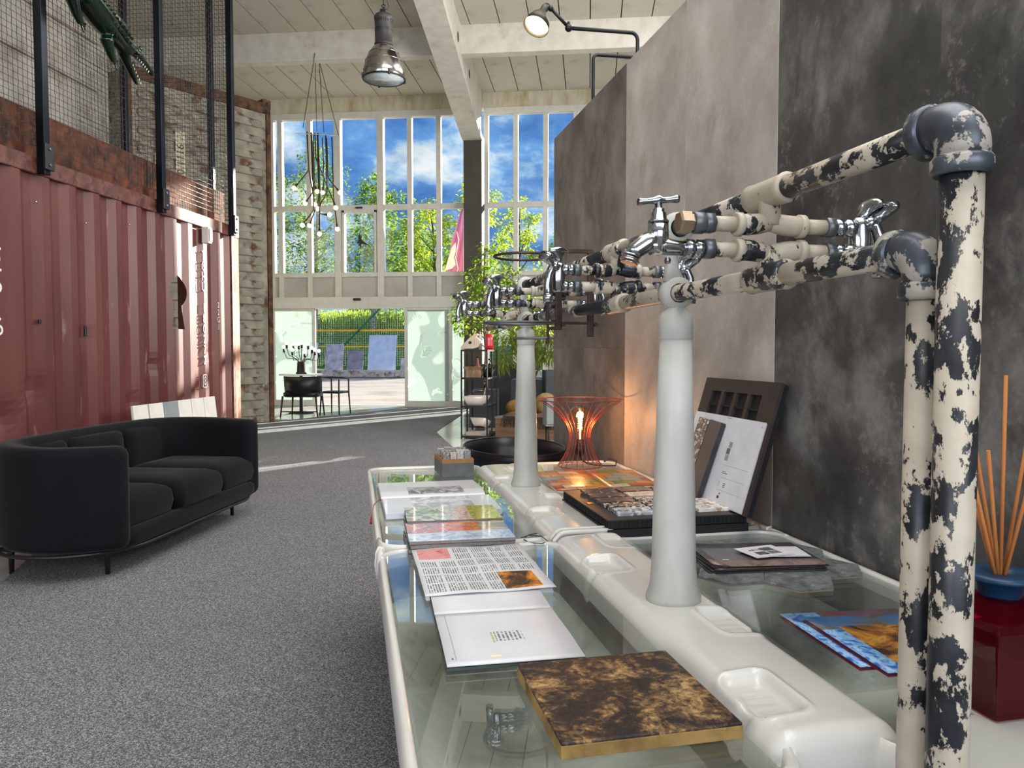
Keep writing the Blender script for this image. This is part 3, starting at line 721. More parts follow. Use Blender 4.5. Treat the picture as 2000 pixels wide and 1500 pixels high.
PEELV = peel('peeling_paint_upright', 0.518, sc=24, seed=5, stretch=(1, 1, 0.62))
PEELA = peel('peeling_paint_light', 0.565, cream=(188, 178, 158), seed=9)
PEELD = peel('peeling_paint_bare', 0.455, sc=16, seed=2)
ELB = peel('peeling_elbow', 0.47, sc=16, seed=6, cream=(176, 170, 160), dark=(58, 62, 68), stretch=(1, 1, 1))
GALV = P('galvanised_bare', (78, 82, 86), (120, 124, 128), 14, rough=0.4, metal=0.6)
CHR = P('tap_chrome', (150, 154, 158), (190, 194, 198), 18, rough=0.14, metal=1.0, bmp=0.05, bscale=60)
wt = thing('wash_trough', 'long white enamelled double wash trough with chipped pipes and chrome taps', 'wash trough', (TO.x, TO.y, 0), TA)
def basin(v0, v1, u0, u1):
    mb = MB(); l = []
    for ins, z, r in ((0.030, 0.60, 0.06), (0.004, 0.66, 0.07), (0.0, 0.70, 0.075), (0.002, 0.728, 0.075), (0.009, 0.741, 0.07), (0.017, 0.738, 0.065), (0.021, 0.726, 0.06), (0.023, 0.70, 0.06), (0.035, 0.62, 0.06), (0.085, 0.57, 0.08), (0.14, 0.535, 0.07), (0.19, 0.528, 0.02)):
        l.append([(x, y, z) for x, y in rrect(v0 + ins, v1 - ins, u0 + ins, u1 - ins, r, 6)])
    mb.loft(l[:9], caps=(False, False)); o = mb.build('basin_rim', ENAM, wt)
    mb = MB(); mb.loft(l[7:], caps=(False, True)); mb.build('basin_bowl', BASIN, o)
    mb = MB(); l = []
    for ins, z in ((0.03, 0.60), (0.06, 0.54), (0.12, 0.50), (0.2, 0.49)):
        l.append([(x, y, z) for x, y in rrect(v0 + ins, v1 - ins, u0 + ins, u1 - ins, 0.06, 6)])
    mb.loft(l, caps=(False, True)); mb.build('basin_underside', ENAM, o)
for v0, v1 in ((-0.565, -0.065), (0.045, 0.565)):
    basin(v0, v1, -0.60, 0.572); basin(v0, v1, 0.588, 1.97)
RIM = ((0.030, 0.60), (0.004, 0.66), (0.0, 0.70), (0.002, 0.728), (0.009, 0.741), (0.017, 0.738), (0.021, 0.726), (0.023, 0.70), (0.035, 0.62))
for sg in (-1, 1):
    mb = MB(); mb.loft([[(sg * (0.565 - i_ + 0.0004), u, z + 0.0003) for i_, z in (RIM if sg < 0 else RIM[::-1])] for u in (0.69, 0.48)]); j_ = mb.build('rim_joint', ENAM, wt)
    mb = MB(); mb.tube([(sg * (0.565 - i_ + (0.0015 if i_ < 0.01 else 0)), 0.58, z + (0.001 if z > 0.73 else 0)) for i_, z in RIM[1:8]], 0.004, 6); mb.build('joint_bead', ENAM, j_)
# centre ridge with soap dishes
dishesA = [(-0.045, -0.41, -1), (0.05, -0.13, 1), (-0.045, 0.27, -1), (0.05, 0.47, 1)]
dishesB = [(-0.045, 0.85, -1), (0.05, 1.06, 1), (-0.045, 1.47, -1), (0.05, 1.68, 1)]
def smooth(a, b, x):
    t = max(0, min(1, (x - a) / (b - a))); return t * t * (3 - 2 * t)
def ridge(u0, u1, dishes):
    def h(i, j):
        v = -0.105 + 0.21 * i; u = u0 + (u1 - u0) * j
        e = max(0, (abs(v) - 0.065) / 0.04); z = 0.758 - 0.008 * (abs(v) / 0.065) ** 2 * 0.4 - 0.060 * (1 - math.sqrt(max(0, 1 - min(1, e) ** 2)))
        en = min(u - u0, u1 - u); q = max(0, 1 - en / 0.035); z -= 0.055 * (1 - math.sqrt(max(0, 1 - q * q)))
        for a, b, sg in dishes:
            dv, du = abs(v - a) - 0.034 + 0.012, abs(u - b) - 0.062 + 0.012
            sdf = math.hypot(max(dv, 0), max(du, 0)) + min(max(dv, du), 0) - 0.012
            k = 1 - smooth(-0.006, 0.006, sdf)
            if k > 0:
                fl = 0.742 + 0.0016 * sin((u - b) * 260) * (1 if abs(v - a) < 0.022 else 0)
                z = min(z, z * (1 - k) + fl * k)
            rim = math.exp(-(sdf - 0.008) ** 2 / 0.00003) * 0.0035
            z += rim * (1 if sdf > 0 else 0.2)
            nv = (v - a) * sg
            if nv > 0.02 and abs(u - b + 0.03) < 0.02:
                z -= 0.010 * smooth(0.02, 0.008, abs(u - b + 0.03)) * smooth(0.02, 0.05, nv)
        return (v, u, z)
    mb = MB(); mb.grid(h, 56, 170)
    n = len(mb.v)
    o = mb.build('centre_ridge', ENAM, wt)
    mb = MB()
    mb.bx(-0.098, 0.098, u0 + 0.012, u1 - 0.012, 0.685, 0.705); mb.build('ridge_skirt', ENAM, o, bevel=0.008)
ridge(-0.545, 0.574, dishesA); ridge(0.590, 1.86, dishesB)
def prof_ridge(u, grow):
    pts = []
    for k in range(17):
        v = -0.106 - grow + (0.212 + 2 * grow) * k / 16
        e = max(0, (abs(v) - 0.062) / (0.044 + grow)); pts.append((v, u, 0.762 + grow - 0.066 * (1 - math.sqrt(max(0, 1 - min(1, e) ** 2)))))
    return pts
for u in (0.566, 0.596):
    mb = MB(); mb.tube(prof_ridge(u, -0.003), 0.007, 8); mb.build('ridge_joint_bead', ENAM, wt)
# feet
for u in (-0.3, 0.35, 0.85, 1.65):
    mb = MB(); mb.lathe([(0.06, 0.0), (0.055, 0.02), (0.03, 0.05), (0.026, 0.35), (0.05, 0.45), (0.07, 0.48)], 16, Matrix.Translation((-0.31, u, 0))); mb.lathe([(0.06, 0.0), (0.055, 0.02), (0.03, 0.05), (0.026, 0.35), (0.05, 0.45), (0.07, 0.48)], 16, Matrix.Translation((0.3, u, 0))); mb.build('trough_leg', ENAM, wt)
# columns
ZL, ZU = 1.362, 1.488
def column(u):
    M_ = Matrix.Translation((0, u, 0))
    mb = MB(); mb.lathe([(0.0, 0.752), (0.048, 0.752), (0.054, 0.757), (0.054, 0.766), (0.047, 0.785), (0.0435, 0.83), (0.041, 0.95), (0.0365, 1.12), (0.0305, 1.285)], 32, M_); c = mb.build('column', CASTW, wt)
    mb = MB(); mb.lathe([(0.0305, 1.272), (0.033, 1.275), (0.033, 1.312), (0.029, 1.324), (0.016, 1.335), (0.013, 1.345)], 28, M_); mb.build('column_cap', CASTW, c)
    mb = MB()
    for z, ro in ((ZL, 0.031), (ZU, 0.030)):
        pr = [(0.0188, -0.015), (ro, -0.015), (ro + 0.002, 0.0), (ro, 0.015), (0.0188, 0.015)]
        mb.lathe(pr, 24, Matrix.Translation((0, u, z)) @ Matrix.Rotation(R(90), 4, 'X'), caps=False)
    def sec(z, w, d, dx=0.0): return [(x + dx, u + y, z) for x, y in rrect(-w, w, -d, d, min(w, d) * 0.8, 3)]
    mb.loft([sec(1.315, 0.03, 0.013), sec(1.327, 0.024, 0.012)])
    mb.loft([sec(1.385, 0.022, 0.012, -0.004), sec(1.41, 0.014, 0.012, -0.010), sec(1.44, 0.012, 0.012, -0.012), sec(1.47, 0.018, 0.012, -0.008)])
    mb.build('pipe_bracket', CASTW, c)
    mb = MB(); mb.cyl((-0.026, u - 0.008, 1.425), (-0.018, u - 0.008, 1.425), 0.007, n=6); mb.build('bracket_screw', CHR, c)
column(0.0); column(1.308)
# pipes
PR = 0.0166
def pipe(name, pts, r, mat, parent=None, n=20):
    mb = MB(); mb.tube(pts, r, n); return mb.build(name, mat, parent or wt)
stations = (-0.337, 0.337, 0.985, 1.665)
UE_U, LE_U = -0.68, -0.632
segs = [UE_U, -0.337, 0.337, 0.985, 1.665, 2.05]
for i in range(5):
    pipe('upper_pipe', [(0, segs[i], ZU), (0, segs[i + 1], ZU)], PR, PEELD if i in (2, 3) else PEEL)
segs[0] = LE_U
for i in range(5):
    pipe('lower_pipe', [(0, segs[i], ZL), (0, segs[i + 1], ZL)], PR, PEELD if i in (2, ) else PEEL)
for z in (ZU, ZL):
    mb = MB(); mb.lathe([(0.018, -0.02), (0.0215, -0.018), (0.0215, 0.018), (0.0, 0.02)], 20, Matrix.Translation((0, 2.05, z)) @ Matrix.Rotation(R(-90), 4, 'X')); mb.build('pipe_end_cap', PEEL, wt)
for u, z in ((UE_U, ZU), (LE_U, ZL)):
    r = 0.0262 if z == ZU else 0.0242; bend = 0.028
    pts = [(0, u + 0.012, z), (0, u, z)] + [(0, u - bend * sin(R(a)), z - bend * (1 - cos(R(a)))) for a in range(10, 91, 10)] + [(0, u - bend, z - bend - 0.012)]
    mb = MB(); mb.tube(pts, [r] * len(pts), 24)
    for c_, d_ in (((0, u + 0.012, z), (0, 1, 0)), ((0, u - bend, z - bend - 0.012), (0, 0, -1))):
        c_ = Vector(c_); d_ = Vector(d_)
        mb.tube([c_ - d_ * 0.004, c_, c_ + d_ * 0.012, c_ + d_ * 0.016], [r + 0.0005, r + 0.004, r + 0.004, r + 0.0005], 24)
    mb.build('elbow', ELB, wt)
    pipe('upright_pipe', [(0, u - bend, z - bend - 0.012), (0, u - bend, 0.9), (0, u - bend, 0.012)], 0.0212 if z == ZU else 0.0186, PEELV, n=24)
    mb = MB(); mb.lathe([(0.0, 0.0), (0.05, 0.0), (0.05, 0.008), (0.03, 0.02), (0.024, 0.04)], 20, Matrix.Translation((0, u - bend, 0.0))); mb.build('floor_flange', GALV, wt)
# tee fittings
ZAU, ZAL = 1.440, 1.402
def tee(u, z, za, mat):
    mb = MB()
    mb.tube([(0, u - 0.052, z), (0, u - 0.048, z), (0, u - 0.035, z), (0, u + 0.035, z), (0, u + 0.048, z), (0, u + 0.052, z)], [0.018, 0.0228, 0.0215, 0.0215, 0.0228, 0.018], 22)
    s_ = -1 if z > za else 1
    mb.tube([(0, u, z), (0, u, z + s_ * 0.018), (0, u, za)], [0.0205, 0.0165, 0.016], 16)
    # V-shaped cross: saddle between the two side outlets
    for sg in (-1, 1):
        mb.tube([(0, u, za - s_ * 0.004), (sg * 0.018, u, za - s_ * 0.002), (sg * 0.036, u, za), (sg * 0.052, u, za)], [0.0125, 0.0155, 0.016, 0.016], 16)
        mb.tube([(sg * 0.046, u, za), (sg * 0.048, u, za), (sg * 0.056, u, za), (sg * 0.058, u, za)], [0.016, 0.0182, 0.0182, 0.016], 16)
    return mb.build('tee_fitting', mat, wt)
for i, u in enumerate(stations):
    tee(u, ZU, ZAU, PEELA if i == 0 else PEEL); tee(u, ZL, ZAL, PEELA if i == 0 else PEEL)
    for za in (ZAU, ZAL):
        for sg in (-1, 1):
            pipe('branch_pipe', [(sg * 0.054, u, za), (sg * 0.098, u, za)], 0.0116, PEELA if i == 0 else PEEL, n=16)
            mb = MB(); mb.cyl((sg * 0.093, u, za), (sg * 0.108, u, za), 0.0160, n=6); mb.build('union_nut', GALV, wt)
# taps
def along(p, d, n): return Matrix.Translation(p) @ Vector(d).to_track_quat('Z', 'Y').to_matrix().to_4x4()
def stub(mb, u, za, sg, v0=0.106, v1=0.134):
    M_ = along((sg * v0, u, za), (sg, 0, 0), 0); L = v1 - v0
    mb.lathe([(0.0095, 0), (0.0095, L * .1), (0.0135, L * .16), (0.0135, L * .45), (0.0105, L * .5), (0.0105, L * .56), (0.014, L * .62), (0.014, L * .95), (0.010, L)], 14, M_)
def bib_tap(u, za, sg):
    mb = MB(); stub(mb, u, za, sg, 0.106, 0.138)
    s = sg
    mb.tube([(s * .133, u, za), (s * .152, u, za), (s * .176, u, za + .002), (s * .192, u, za + .001)], [.011, .0115, .0145, .013], 16)
    mb.tube([(s * .180, u, za - .008), (s * .180, u, za + .018), (s * .180, u, za + .036)], [.0145, .0155, .015], 18)
    mb.tube([(s * .174, u, za + .016), (s * .198, u, za + .006), (s * .216, u, za - .006), (s * .222, u, za - .012)], [.014, .0135, .0125, .0125], 16)
    body = mb.build('tap', CHR, wt)
    mb = MB()
    for k in range(4):
        z = -0.002 - k * 0.0035; mb.tube([(s * (.2215 + k * .001), u, za - .010 + z), (s * (.2222 + k * .001), u, za - .0122 + z)], .0145 if k % 2 == 0 else .0130, 18)
    mb.build('threaded_spout', CHR, body)
    mb = MB(); mb.lathe([(.0155, 0), (.0155, .003), (.0125, .005), (.0115, .014), (.009, .016), (.009, .020), (.006, .021), (.005, .034)], 16, Matrix.Translation((s * .180, u, za + .036))); mb.build('valve_stem', CHR, body)
    mb = MB(); z = za + .068; c = s * .180
    mb.tube([(c - .030, u + .004, z - .002), (c - .027, u + .004, z - .002), (c - .018, u + .002, z - .001), (c - .007, u, z), (c, u, z + .002), (c + .007, u, z + .001), (c + .018, u - .002, z + .002), (c + .027, u - .004, z + .003), (c + .030, u - .004, z + .003)], [.0052, .006, .0044, .005, .0072, .005, .0044, .0064, .0056], 12); mb.build('cross_handle', CHR, body)
def fan_handle(mb, base, d, w=0.034, face=None):
    """flared T handle: stem widening into a curved bar"""
    x = Vector(face or (0, 1, 0)); d = Vector(d).normalized(); y = d.cross(x).normalized(); x = y.cross(d).normalized()
    base = Vector(base); loops = []
    for h, ww, tt, c in ((0.0, .0085, .0085, 0), (.010, .0088, .0088, 0), (.018, .0115, .009, 0), (.025, .019, .010, .0), (.031, .029, .0105, .001), (.036, w, .010, .003), (.040, w * .98, .0085, .004), (.042, w * .8, .005, .003)):
        l = []
        for k in range(16):
            a = 2 * pi * k / 16; px_ = cos(a) * ww; l.append(tuple(base + d * (h - c * 6 * (px_ / max(w, 1e-6)) ** 2 * (0.4 if h > .03 else 0)) + x * px_ + y * (sin(a) * tt)))
        loops.append(l)
    mb.loft(loops)
def mixer(u, sg, vb=0.145, tilt=0.0):
    s = sg; mb = MB()
    stub(mb, u, ZAU, sg, 0.106, vb - 0.010); stub(mb, u, ZAL, sg, 0.106, vb - 0.010)
    mb.tube([(s * vb, u, 1.388), (s * vb, u, 1.395), (s * vb, u, 1.42), (s * vb, u, 1.445), (s * vb, u, 1.456)], [.012, .0152, .0165, .0152, .0115], 18)
    body = mb.build('mixer_tap', CHR, wt)
    o1 = vb + .02; o2 = vb + .030
    mb = MB(); mb.tube([(s * vb, u - .004, 1.446), (s * o1, u - .008, 1.444), (s * (o2 - .003), u - .010, 1.426), (s * o2, u - .011, 1.40), (s * (o2 - .001), u - .011, 1.384), (s * (o2 - .001), u - .011, 1.380)], [.011, .011, .0105, .010, .0105, .0125], 14, oval=0.9)
    mb.tube([(s * (o2 - .001), u - .011, 1.380), (s * (o2 - .001), u - .011, 1.364)], [.013, .0118], 16); mb.build('spout', CHR, body)
    d = Vector((s * math.sin(R(tilt)), 0, math.cos(R(tilt))))
    mb = MB(); fan_handle(mb, (s * vb, u, 1.452), d, w=0.029, face=(1, 0.3, 0) if tilt < 20 else (0, 1, 0)); mb.build('fan_handle', CHR, body)
    mb = MB(); mb.tube([(s * (vb + .003), u - .006, 1.440), (s * (vb + .018), u - .012, 1.454)], [.009, .0095], 12); fan_handle(mb, (s * (vb + .016), u - .012, 1.450), (s * .75, -.15, .65), w=0.026, face=(s * .3, 1, 0)); mb.build('fan_handle', CHR, body)
# nearest station: capped outlet above, bib tap below on the left
u = stations[0]
BRASS = P('dull_brass', (130, 116, 96), (164, 148, 124), 12, rough=0.4, metal=0.8)
mb = MB(); mb.lathe([(.012, 0), (.0165, .004), (.0165, .018), (.0145, .02)], 16, along((-.106, u, ZAU), (-1, 0, 0), 0)); mb.build('collar', GALV, wt)
mb = MB(); mb.lathe([(.0135, 0), (.0135, .006), (.0175, .007), (.0175, .022), (.015, .025)], 6, along((-.124, u, ZAU), (-1, 0, 0), 0), smooth=False); mb.build('blanking_plug', BRASS, wt)
bib_tap(u, ZAL, -1)
for i, vb in ((1, 0.145), (2, 0.168), (3, 0.172)): mixer(stations[i], -1, vb, 2)
for i in (0, 1, 2, 3): mixer(stations[i], 1, 0.155, 38)

# ------------------------------------------------------------------ sheet glass lying over the basins
def table_glass():
    m = GLASS('table_glass', (0.96, 0.985, 0.978, 1), 1.65)
    return m
TG = table_glass()
EDGE = P('glass_green_edge', (120, 170, 150), rough=0.2)
for (v0, v1, u0, u1, lab) in ((-0.541, -0.109, -0.572, 0.548, 'clear glass sheet over the left basin nearest the camera'), (-0.541, -0.109, 0.612, 1.945, 'clear glass sheet over the left basin at the far end'),
                              (0.109, 0.541, -0.39, 0.548, 'clear glass sheet over the right basin by the near upright pipes'), (0.109, 0.541, 0.612, 1.945, 'clear glass sheet over the right basin under the wire lamp')):
    mb = MB(); mb.bx(v0, v1, u0, u1, 0.729, 0.735)
    o = mb.build('glass_sheet', TG); o.location = (TO.x, TO.y, 0.0); o.rotation_euler = (0, 0, TA); tag(o, lab, 'glass sheet', 'glass sheets on the wash trough')
GZ = 0.7355

# ------------------------------------------------------------------ ring holder hooked on the pipes
IRON = P('brown_iron', (50, 38, 34), (78, 60, 54), 14, rough=0.5, metal=0.5)
rh = thing('ring_holder', 'brown iron holder with three wire rings hooked over the chipped pipes', 'holder', T(0, 0.70, 0), TA)
for v, z0, z1 in ((-0.045, 1.31, 1.545), (0.05, 1.29, 1.535)):
    mb = MB(); mb.bx(v - 0.009, v + 0.009, -0.007, 0.007, z0, z1); mb.build('upright_bar', IRON, rh, bevel=0.002)
for q in ((-0.062, 0.055, -0.006, 0.006, 1.528, 1.540), (-0.045, 0.05, -0.006, 0.006, 1.325, 1.333), (-0.079, -0.073, -0.005, 0.005, 1.27, 1.43), (-0.075, -0.045, -0.005, 0.005, 1.31, 1.318)):
    mb = MB(); mb.bx(*q); mb.build('cross_bar', IRON, rh, bevel=0.001)
for z, r, c in ((1.515, 0.085, -0.145), (1.328, 0.10, -0.16)):
    mb = MB(); mb.tube(arc((c, 0, z), r, 0, 350, 36, 'xy'), 0.0038, 8, closed=True); mb.build('wire_ring', GALV if z < 1.4 else IRON, rh)
mb = MB(); mb.tube([(-0.055, 0, 1.315), (-0.055, 0, 1.292), (-0.06, 0, 1.286), (-0.17, 0.0, 1.286), (-0.17, 0.02, 1.286), (-0.06, 0.02, 1.286)], 0.0038, 8); mb.build('wire_foot', GALV, rh)
for v, z in ((-0.035, 1.325), (-0.04, 1.52), (0.062, 1.325)):
    mb = MB(); mb.cyl((v, -0.018, z), (v, -0.004, z), 0.0065, n=6); mb.build('bolt', IRON, rh)
# ------------------------------------------------------------------ printed matter helpers
def boxmask(t, X, Y, x0, x1, y0, y1):
    a = math_(t, 'MULTIPLY', math_(t, 'GREATER_THAN', X, x0), math_(t, 'LESS_THAN', X, x1))
    b = math_(t, 'MULTIPLY', math_(t, 'GREATER_THAN', Y, y0), math_(t, 'LESS_THAN', Y, y1))
    return math_(t, 'MULTIPLY', a, b)
def printed(name, base, items, rough=0.45, coat=0.0):
    """paper with flat print; items: ('text', x0,x1,y0,y1,pitch,col,axis), ('pic', x0,x1,y0,y1,[cols],scale), ('fill', x0,x1,y0,y1,col)"""
    m, t, b, o = newmat(name)
    b.inputs['Roughness'].default_value = rough
    if coat: b.inputs['Coat Weight'].default_value = coat; b.inputs['Coat Roughness'].default_value = 0.05
    vec = coords(t); sep = N(t, 'ShaderNodeSeparateXYZ'); t.links.new(vec, sep.inputs[0]); X, Y = sep.outputs[0], sep.outputs[1]
    col = ramp(t, noise(t, vec, 9, 3), [(0.3, tuple(int(k * 0.965) for k in base)), (0.7, base)])
    for it in items:
        k = boxmask(t, X, Y, *it[1:5])
        if it[0] == 'fill': col = mixc(t, k, col, it[5])
        elif it[0] == 'pic':
            cs = it[5]; n1 = noise(t, vec, it[6], 5, 0.6, 1.2); st_ = [(0.3 + 0.4 * q / max(1, len(cs) - 1), c) for q, c in enumerate(cs)]
            col = mixc(t, k, col, ramp(t, n1, st_, it[7] if len(it) > 7 else 'LINEAR'))
        else:
            p, c, axx = it[5], it[6], it[7]
            A, B = (Y, X) if axx == 'x' else (X, Y)      # A = across the lines, B = along them
            ln = math_(t, 'LESS_THAN', math_(t, 'FRACT', math_(t, 'DIVIDE', A, p)), 0.5)
            cell = math_(t, 'FLOOR', math_(t, 'DIVIDE', A, p))
            cx = N(t, 'ShaderNodeCombineXYZ'); t.links.new(math_(t, 'MULTIPLY', B, 160.0), cx.inputs[0]); t.links.new(math_(t, 'MULTIPLY', cell, 7.3), cx.inputs[1])
            wd = math_(t, 'GREATER_THAN', noise(t, cx.outputs[0], 1.0, 2), 0.43)
            col = mixc(t, math_(t, 'MULTIPLY', math_(t, 'MULTIPLY', k, ln), math_(t, 'MULTIPLY', wd, 0.85)), col, c)
    t.links.new(col, b.inputs['Base Color']); return m
def tt(name, label, cat, v, u, z=GZ, rz=0.0, group=None): return thing(name, label, cat, T(v, u, z), TA + rz, group)
PAPER = P('paper_white', (206, 207, 210), (216, 217, 220), 10, rough=0.6)
INK = (40, 40, 44)

# ------------------------------------------------------------------ bronze-and-black tile, nearest object on the left glass
def bronze():
    m, t, b, o = newmat('bronze_lava'); vec = coords(t)
    n1 = noise(t, vec, 16, 7, 0.7, 0.3); n2 = noise(t, vec, 85, 5, 0.7)
    k = math_(t, 'ADD', math_(t, 'MULTIPLY', n1, 0.66), math_(t, 'MULTIPLY', n2, 0.34))
    col = ramp(t, k, [(0.40, (24, 18, 20)), (0.49, (50, 36, 32)), (0.54, (112, 84, 54)), (0.63, (200, 164, 108))])
    t.links.new(col, b.inputs['Base Color']); b.inputs['Roughness'].default_value = 0.42; b.inputs['Metallic'].default_value = 0.35
    bump(t, b, k, 0.8, 0.006); return m
mb = MB(); mb.bx(-0.125, 0.125, -0.125, 0.125, 0, 0.0225)
bt = tt('sample_tile', 'thick mottled bronze and black tile on the left glass, nearest the camera', 'tile', -0.245, -0.367, rz=R(0.5))
mb.build('tile_face', bronze(), bt, bevel=0.0022)
mb = MB(); mb.bx(-0.1256, 0.1256, -0.1256, 0.1256, 0.0008, 0.0185); mb.build('tile_edge', P('ochre_edge', (110, 84, 40), (150, 120, 66), 20, rough=0.6, c3=(60, 44, 26), s3=12, t3=0.6, bmp=0.3), bt, bevel=0.001)

# white open booklet
bk = tt('open_booklet', 'white open booklet with a small centred text beside the bronze tile', 'booklet', -0.355, 0.045, rz=R(-1.5))
pm1 = printed('booklet_page', (212, 213, 217), [('text', -0.02, 0.03, -0.16, -0.115, 0.0072, (70, 70, 76), 'y'), ('text', -0.028, -0.0215, -0.165, -0.115, 0.0066, (170, 160, 40), 'y'), ('fill', -0.0985, -0.0972, -0.225, -0.01, (150, 150, 154)), ('fill', -0.105, -0.102, -0.222, -0.216, (90, 90, 94)), ('fill', 0.02, 0.07, -0.2205, -0.2190, (226, 220, 170)), ('fill', -0.04, -0.022, -0.222, -0.214, (232, 226, 180))])
def page(y0, y1, lift, z0, par, mat, name, w=0.115, th=0.002):
    mb = MB(); mb.grid(lambda i, j: (-w + 2 * w * i, y0 + (y1 - y0) * j, z0 + lift * sin(pi * min(1, j * 1.2)) ** 2 * 0.8), 4, 14)
    return mb.build(name, mat, par, solid=th)
page(-0.245, -0.002, 0.003, 0.0065, bk, pm1, 'near_page'); page(0.002, 0.24, 0.003, 0.0055, bk, PAPER, 'far_page')
mb = MB(); mb.bx(-0.1165, 0.1165, -0.247, 0.242, 0.0, 0.0042); mb.build('cover', P('booklet_cover', (50, 58, 54), rough=0.5), bk)

# newspaper sheet
nw_items = [('pic', -0.128, -0.05, 0.085, 0.175, [(190, 90, 96), (214, 150, 150), (170, 60, 70)], 26), ('pic', 0.035, 0.115, -0.172, -0.055, [(30, 26, 24), (70, 44, 24), (200, 120, 30), (240, 170, 60)], 14)]
for x0 in (-0.128, -0.084, -0.04, 0.004, 0.048, 0.092):
    for y0, y1 in ((-0.17, -0.115), (-0.107, -0.052), (-0.042, -0.004), (0.008, 0.062), (0.072, 0.118), (0.126, 0.172)):
        if x0 < -0.06 and y0 > 0.07: continue
        if x0 > 0.02 and y0 < -0.06: continue
        nw_items.append(('text', x0, x0 + 0.037, y0, y1, 0.0056, (70, 70, 74), 'y'))
nws = printed('newsprint', (206, 207, 209), nw_items, 0.8)
nwp = tt('newspaper', 'newspaper sheet full of columns with a red picture and an orange one', 'newspaper', -0.34, 0.332, GZ + 0.0105)
mb = MB(); mb.grid(lambda i, j: (-0.139 + 0.278 * i, -0.187 + 0.374 * j, 0.001 + 0.0025 * sin(5 * i + 3 * j) ** 2 + 0.003 * math.exp(-((j - 0.5) / 0.06) ** 2)), 14, 18); mb.build('sheet', nws, nwp, solid=0.0006)
mb = MB(); mb.grid(lambda i, j: (-0.137 + 0.272 * i, -0.18 + 0.362 * j, -0.0095 + 0.009 * (1 - abs(2 * j - 1) ** 4)), 8, 12); mb.build('inner_sheets', PAPER, nwp, solid=0.0006)

# magazines in two piles
def magazine(label, v, u, z, w, h, th, cover, rz, group):
    o = tt('magazine', label, 'magazine', v, u, z, rz, group)
    mb = MB(); mb.bx(-w / 2, w / 2, -h / 2, h / 2, th * 0.12, th * 0.88); mb.build('pages', P('page_edges', (96, 92, 86), (150, 146, 138), 200, rough=0.7, stretch=(1, 1, 8)), o)
    mb = MB(); mb.bx(-w / 2 - 0.001, w / 2 + 0.001, -h / 2 - 0.001, h / 2 + 0.001, th * 0.9, th); mb.build('front_cover', cover, o)
    mb = MB(); mb.bx(-w / 2 - 0.001, w / 2 + 0.001, -h / 2 - 0.001, h / 2 + 0.001, 0, th * 0.1); mb.build('back_cover', P('back_cover_dark', (48, 46, 44), rough=0.35), o)
    return o
mc1 = printed('magazine_cover_collage', (196, 196, 204), [('pic', -0.14, -0.03, -0.02, 0.10, [(60, 56, 70), (150, 140, 160), (200, 80, 80), (220, 220, 226)], 30), ('pic', -0.03, 0.06, -0.01, 0.10, [(120, 40, 30), (214, 130, 40), (200, 40, 50), (60, 90, 60)], 22), ('pic', 0.06, 0.14, -0.01, 0.11, [(60, 54, 50), (150, 120, 90), (210, 180, 150)], 18), ('pic', -0.14, 0.14, -0.11, -0.02, [(120, 150, 200), (220, 226, 236), (150, 170, 200), (236, 236, 240)], 14)], 0.18, 0.6)
mc2 = printed('magazine_cover_garden', (110, 110, 100), [('pic', -0.14, -0.02, -0.11, 0.11, [(40, 50, 44), (210, 214, 206), (90, 110, 90), (190, 110, 90)], 24), ('pic', -0.02, 0.05, -0.11, 0.11, [(50, 46, 40), (220, 200, 180), (120, 110, 70)], 40), ('pic', 0.05, 0.14, -0.11, 0.11, [(60, 70, 20), (190, 180, 40), (110, 120, 40)], 26)], 0.18, 0.6)
mc3 = printed('magazine_cover_plain', (150, 150, 146), [('pic', -0.2, 0.2, -0.2, 0.2, [(70, 70, 74), (160, 160, 160)], 10)], 0.25, 0.4)
G1, G2 = 'magazines in the near pile on the left glass', 'magazines in the far pile on the left glass'
magazine('bottom magazine of the near pile beside the newspaper', -0.348, 0.625, GZ, 0.275, 0.205, 0.0115, mc3, 0.0, G1)
magazine('middle magazine of the near pile beside the newspaper', -0.346, 0.622, GZ + 0.0118, 0.272, 0.203, 0.010, mc3, R(1.0), G1)
magazine('top magazine of the near pile with a red and orange picture collage', -0.345, 0.620, GZ + 0.0221, 0.272, 0.203, 0.010, mc1, R(-1.2), G1)
magazine('bottom magazine of the far pile, in front of the open book', -0.336, 0.826, GZ, 0.27, 0.185, 0.012, mc3, R(0.6), G2)
magazine('middle magazine of the far pile, in front of the open book', -0.335, 0.824, GZ + 0.0123, 0.27, 0.185, 0.013, mc3, R(-0.8), G2)
magazine('top magazine of the far pile with a green garden cover', -0.336, 0.822, GZ + 0.0256, 0.27, 0.185, 0.011, mc2, R(-1.5), G2)

# open picture book with ribbon
ob = tt('open_book', 'large open book with grey architecture photographs and a red ribbon', 'book', -0.348, 1.20, GZ, R(0.6))
pg = printed('book_page_near', (212, 215, 220), [('pic', -0.09, 0.105, -0.25, -0.02, [(200, 206, 220), (150, 152, 158), (226, 228, 232), (120, 122, 128)], 9)], 0.3, 0.3)
pg2 = printed('book_page_far', (212, 215, 220), [('pic', -0.085, 0.11, 0.03, 0.14, [(120, 116, 124), (190, 190, 196), (60, 60, 66), (210, 212, 216)], 20)], 0.3, 0.3)
for sgn, nm, mt in ((-1, 'near_pages', pg), (1, 'far_pages', pg2)):
    top = lambda i, j, sgn=sgn: (-0.18 + 0.36 * i, sgn * (0.004 + 0.272 * j), 0.006 + 0.020 * (min(1, j / 0.22) ** 0.5) * (1 - 0.35 * j))
    mb = MB(); n_ = 18; loops = []
    for j in range(n_ + 1):
        q = j / n_; a = top(0, q); b = top(1, q); loops.append([(a[0], a[1], 0.003), (b[0], b[1], 0.003), (b[0], b[1], b[2]), (a[0], a[1], a[2])])
    mb.loft(loops, smooth=False); mb.build(nm, mt, ob)
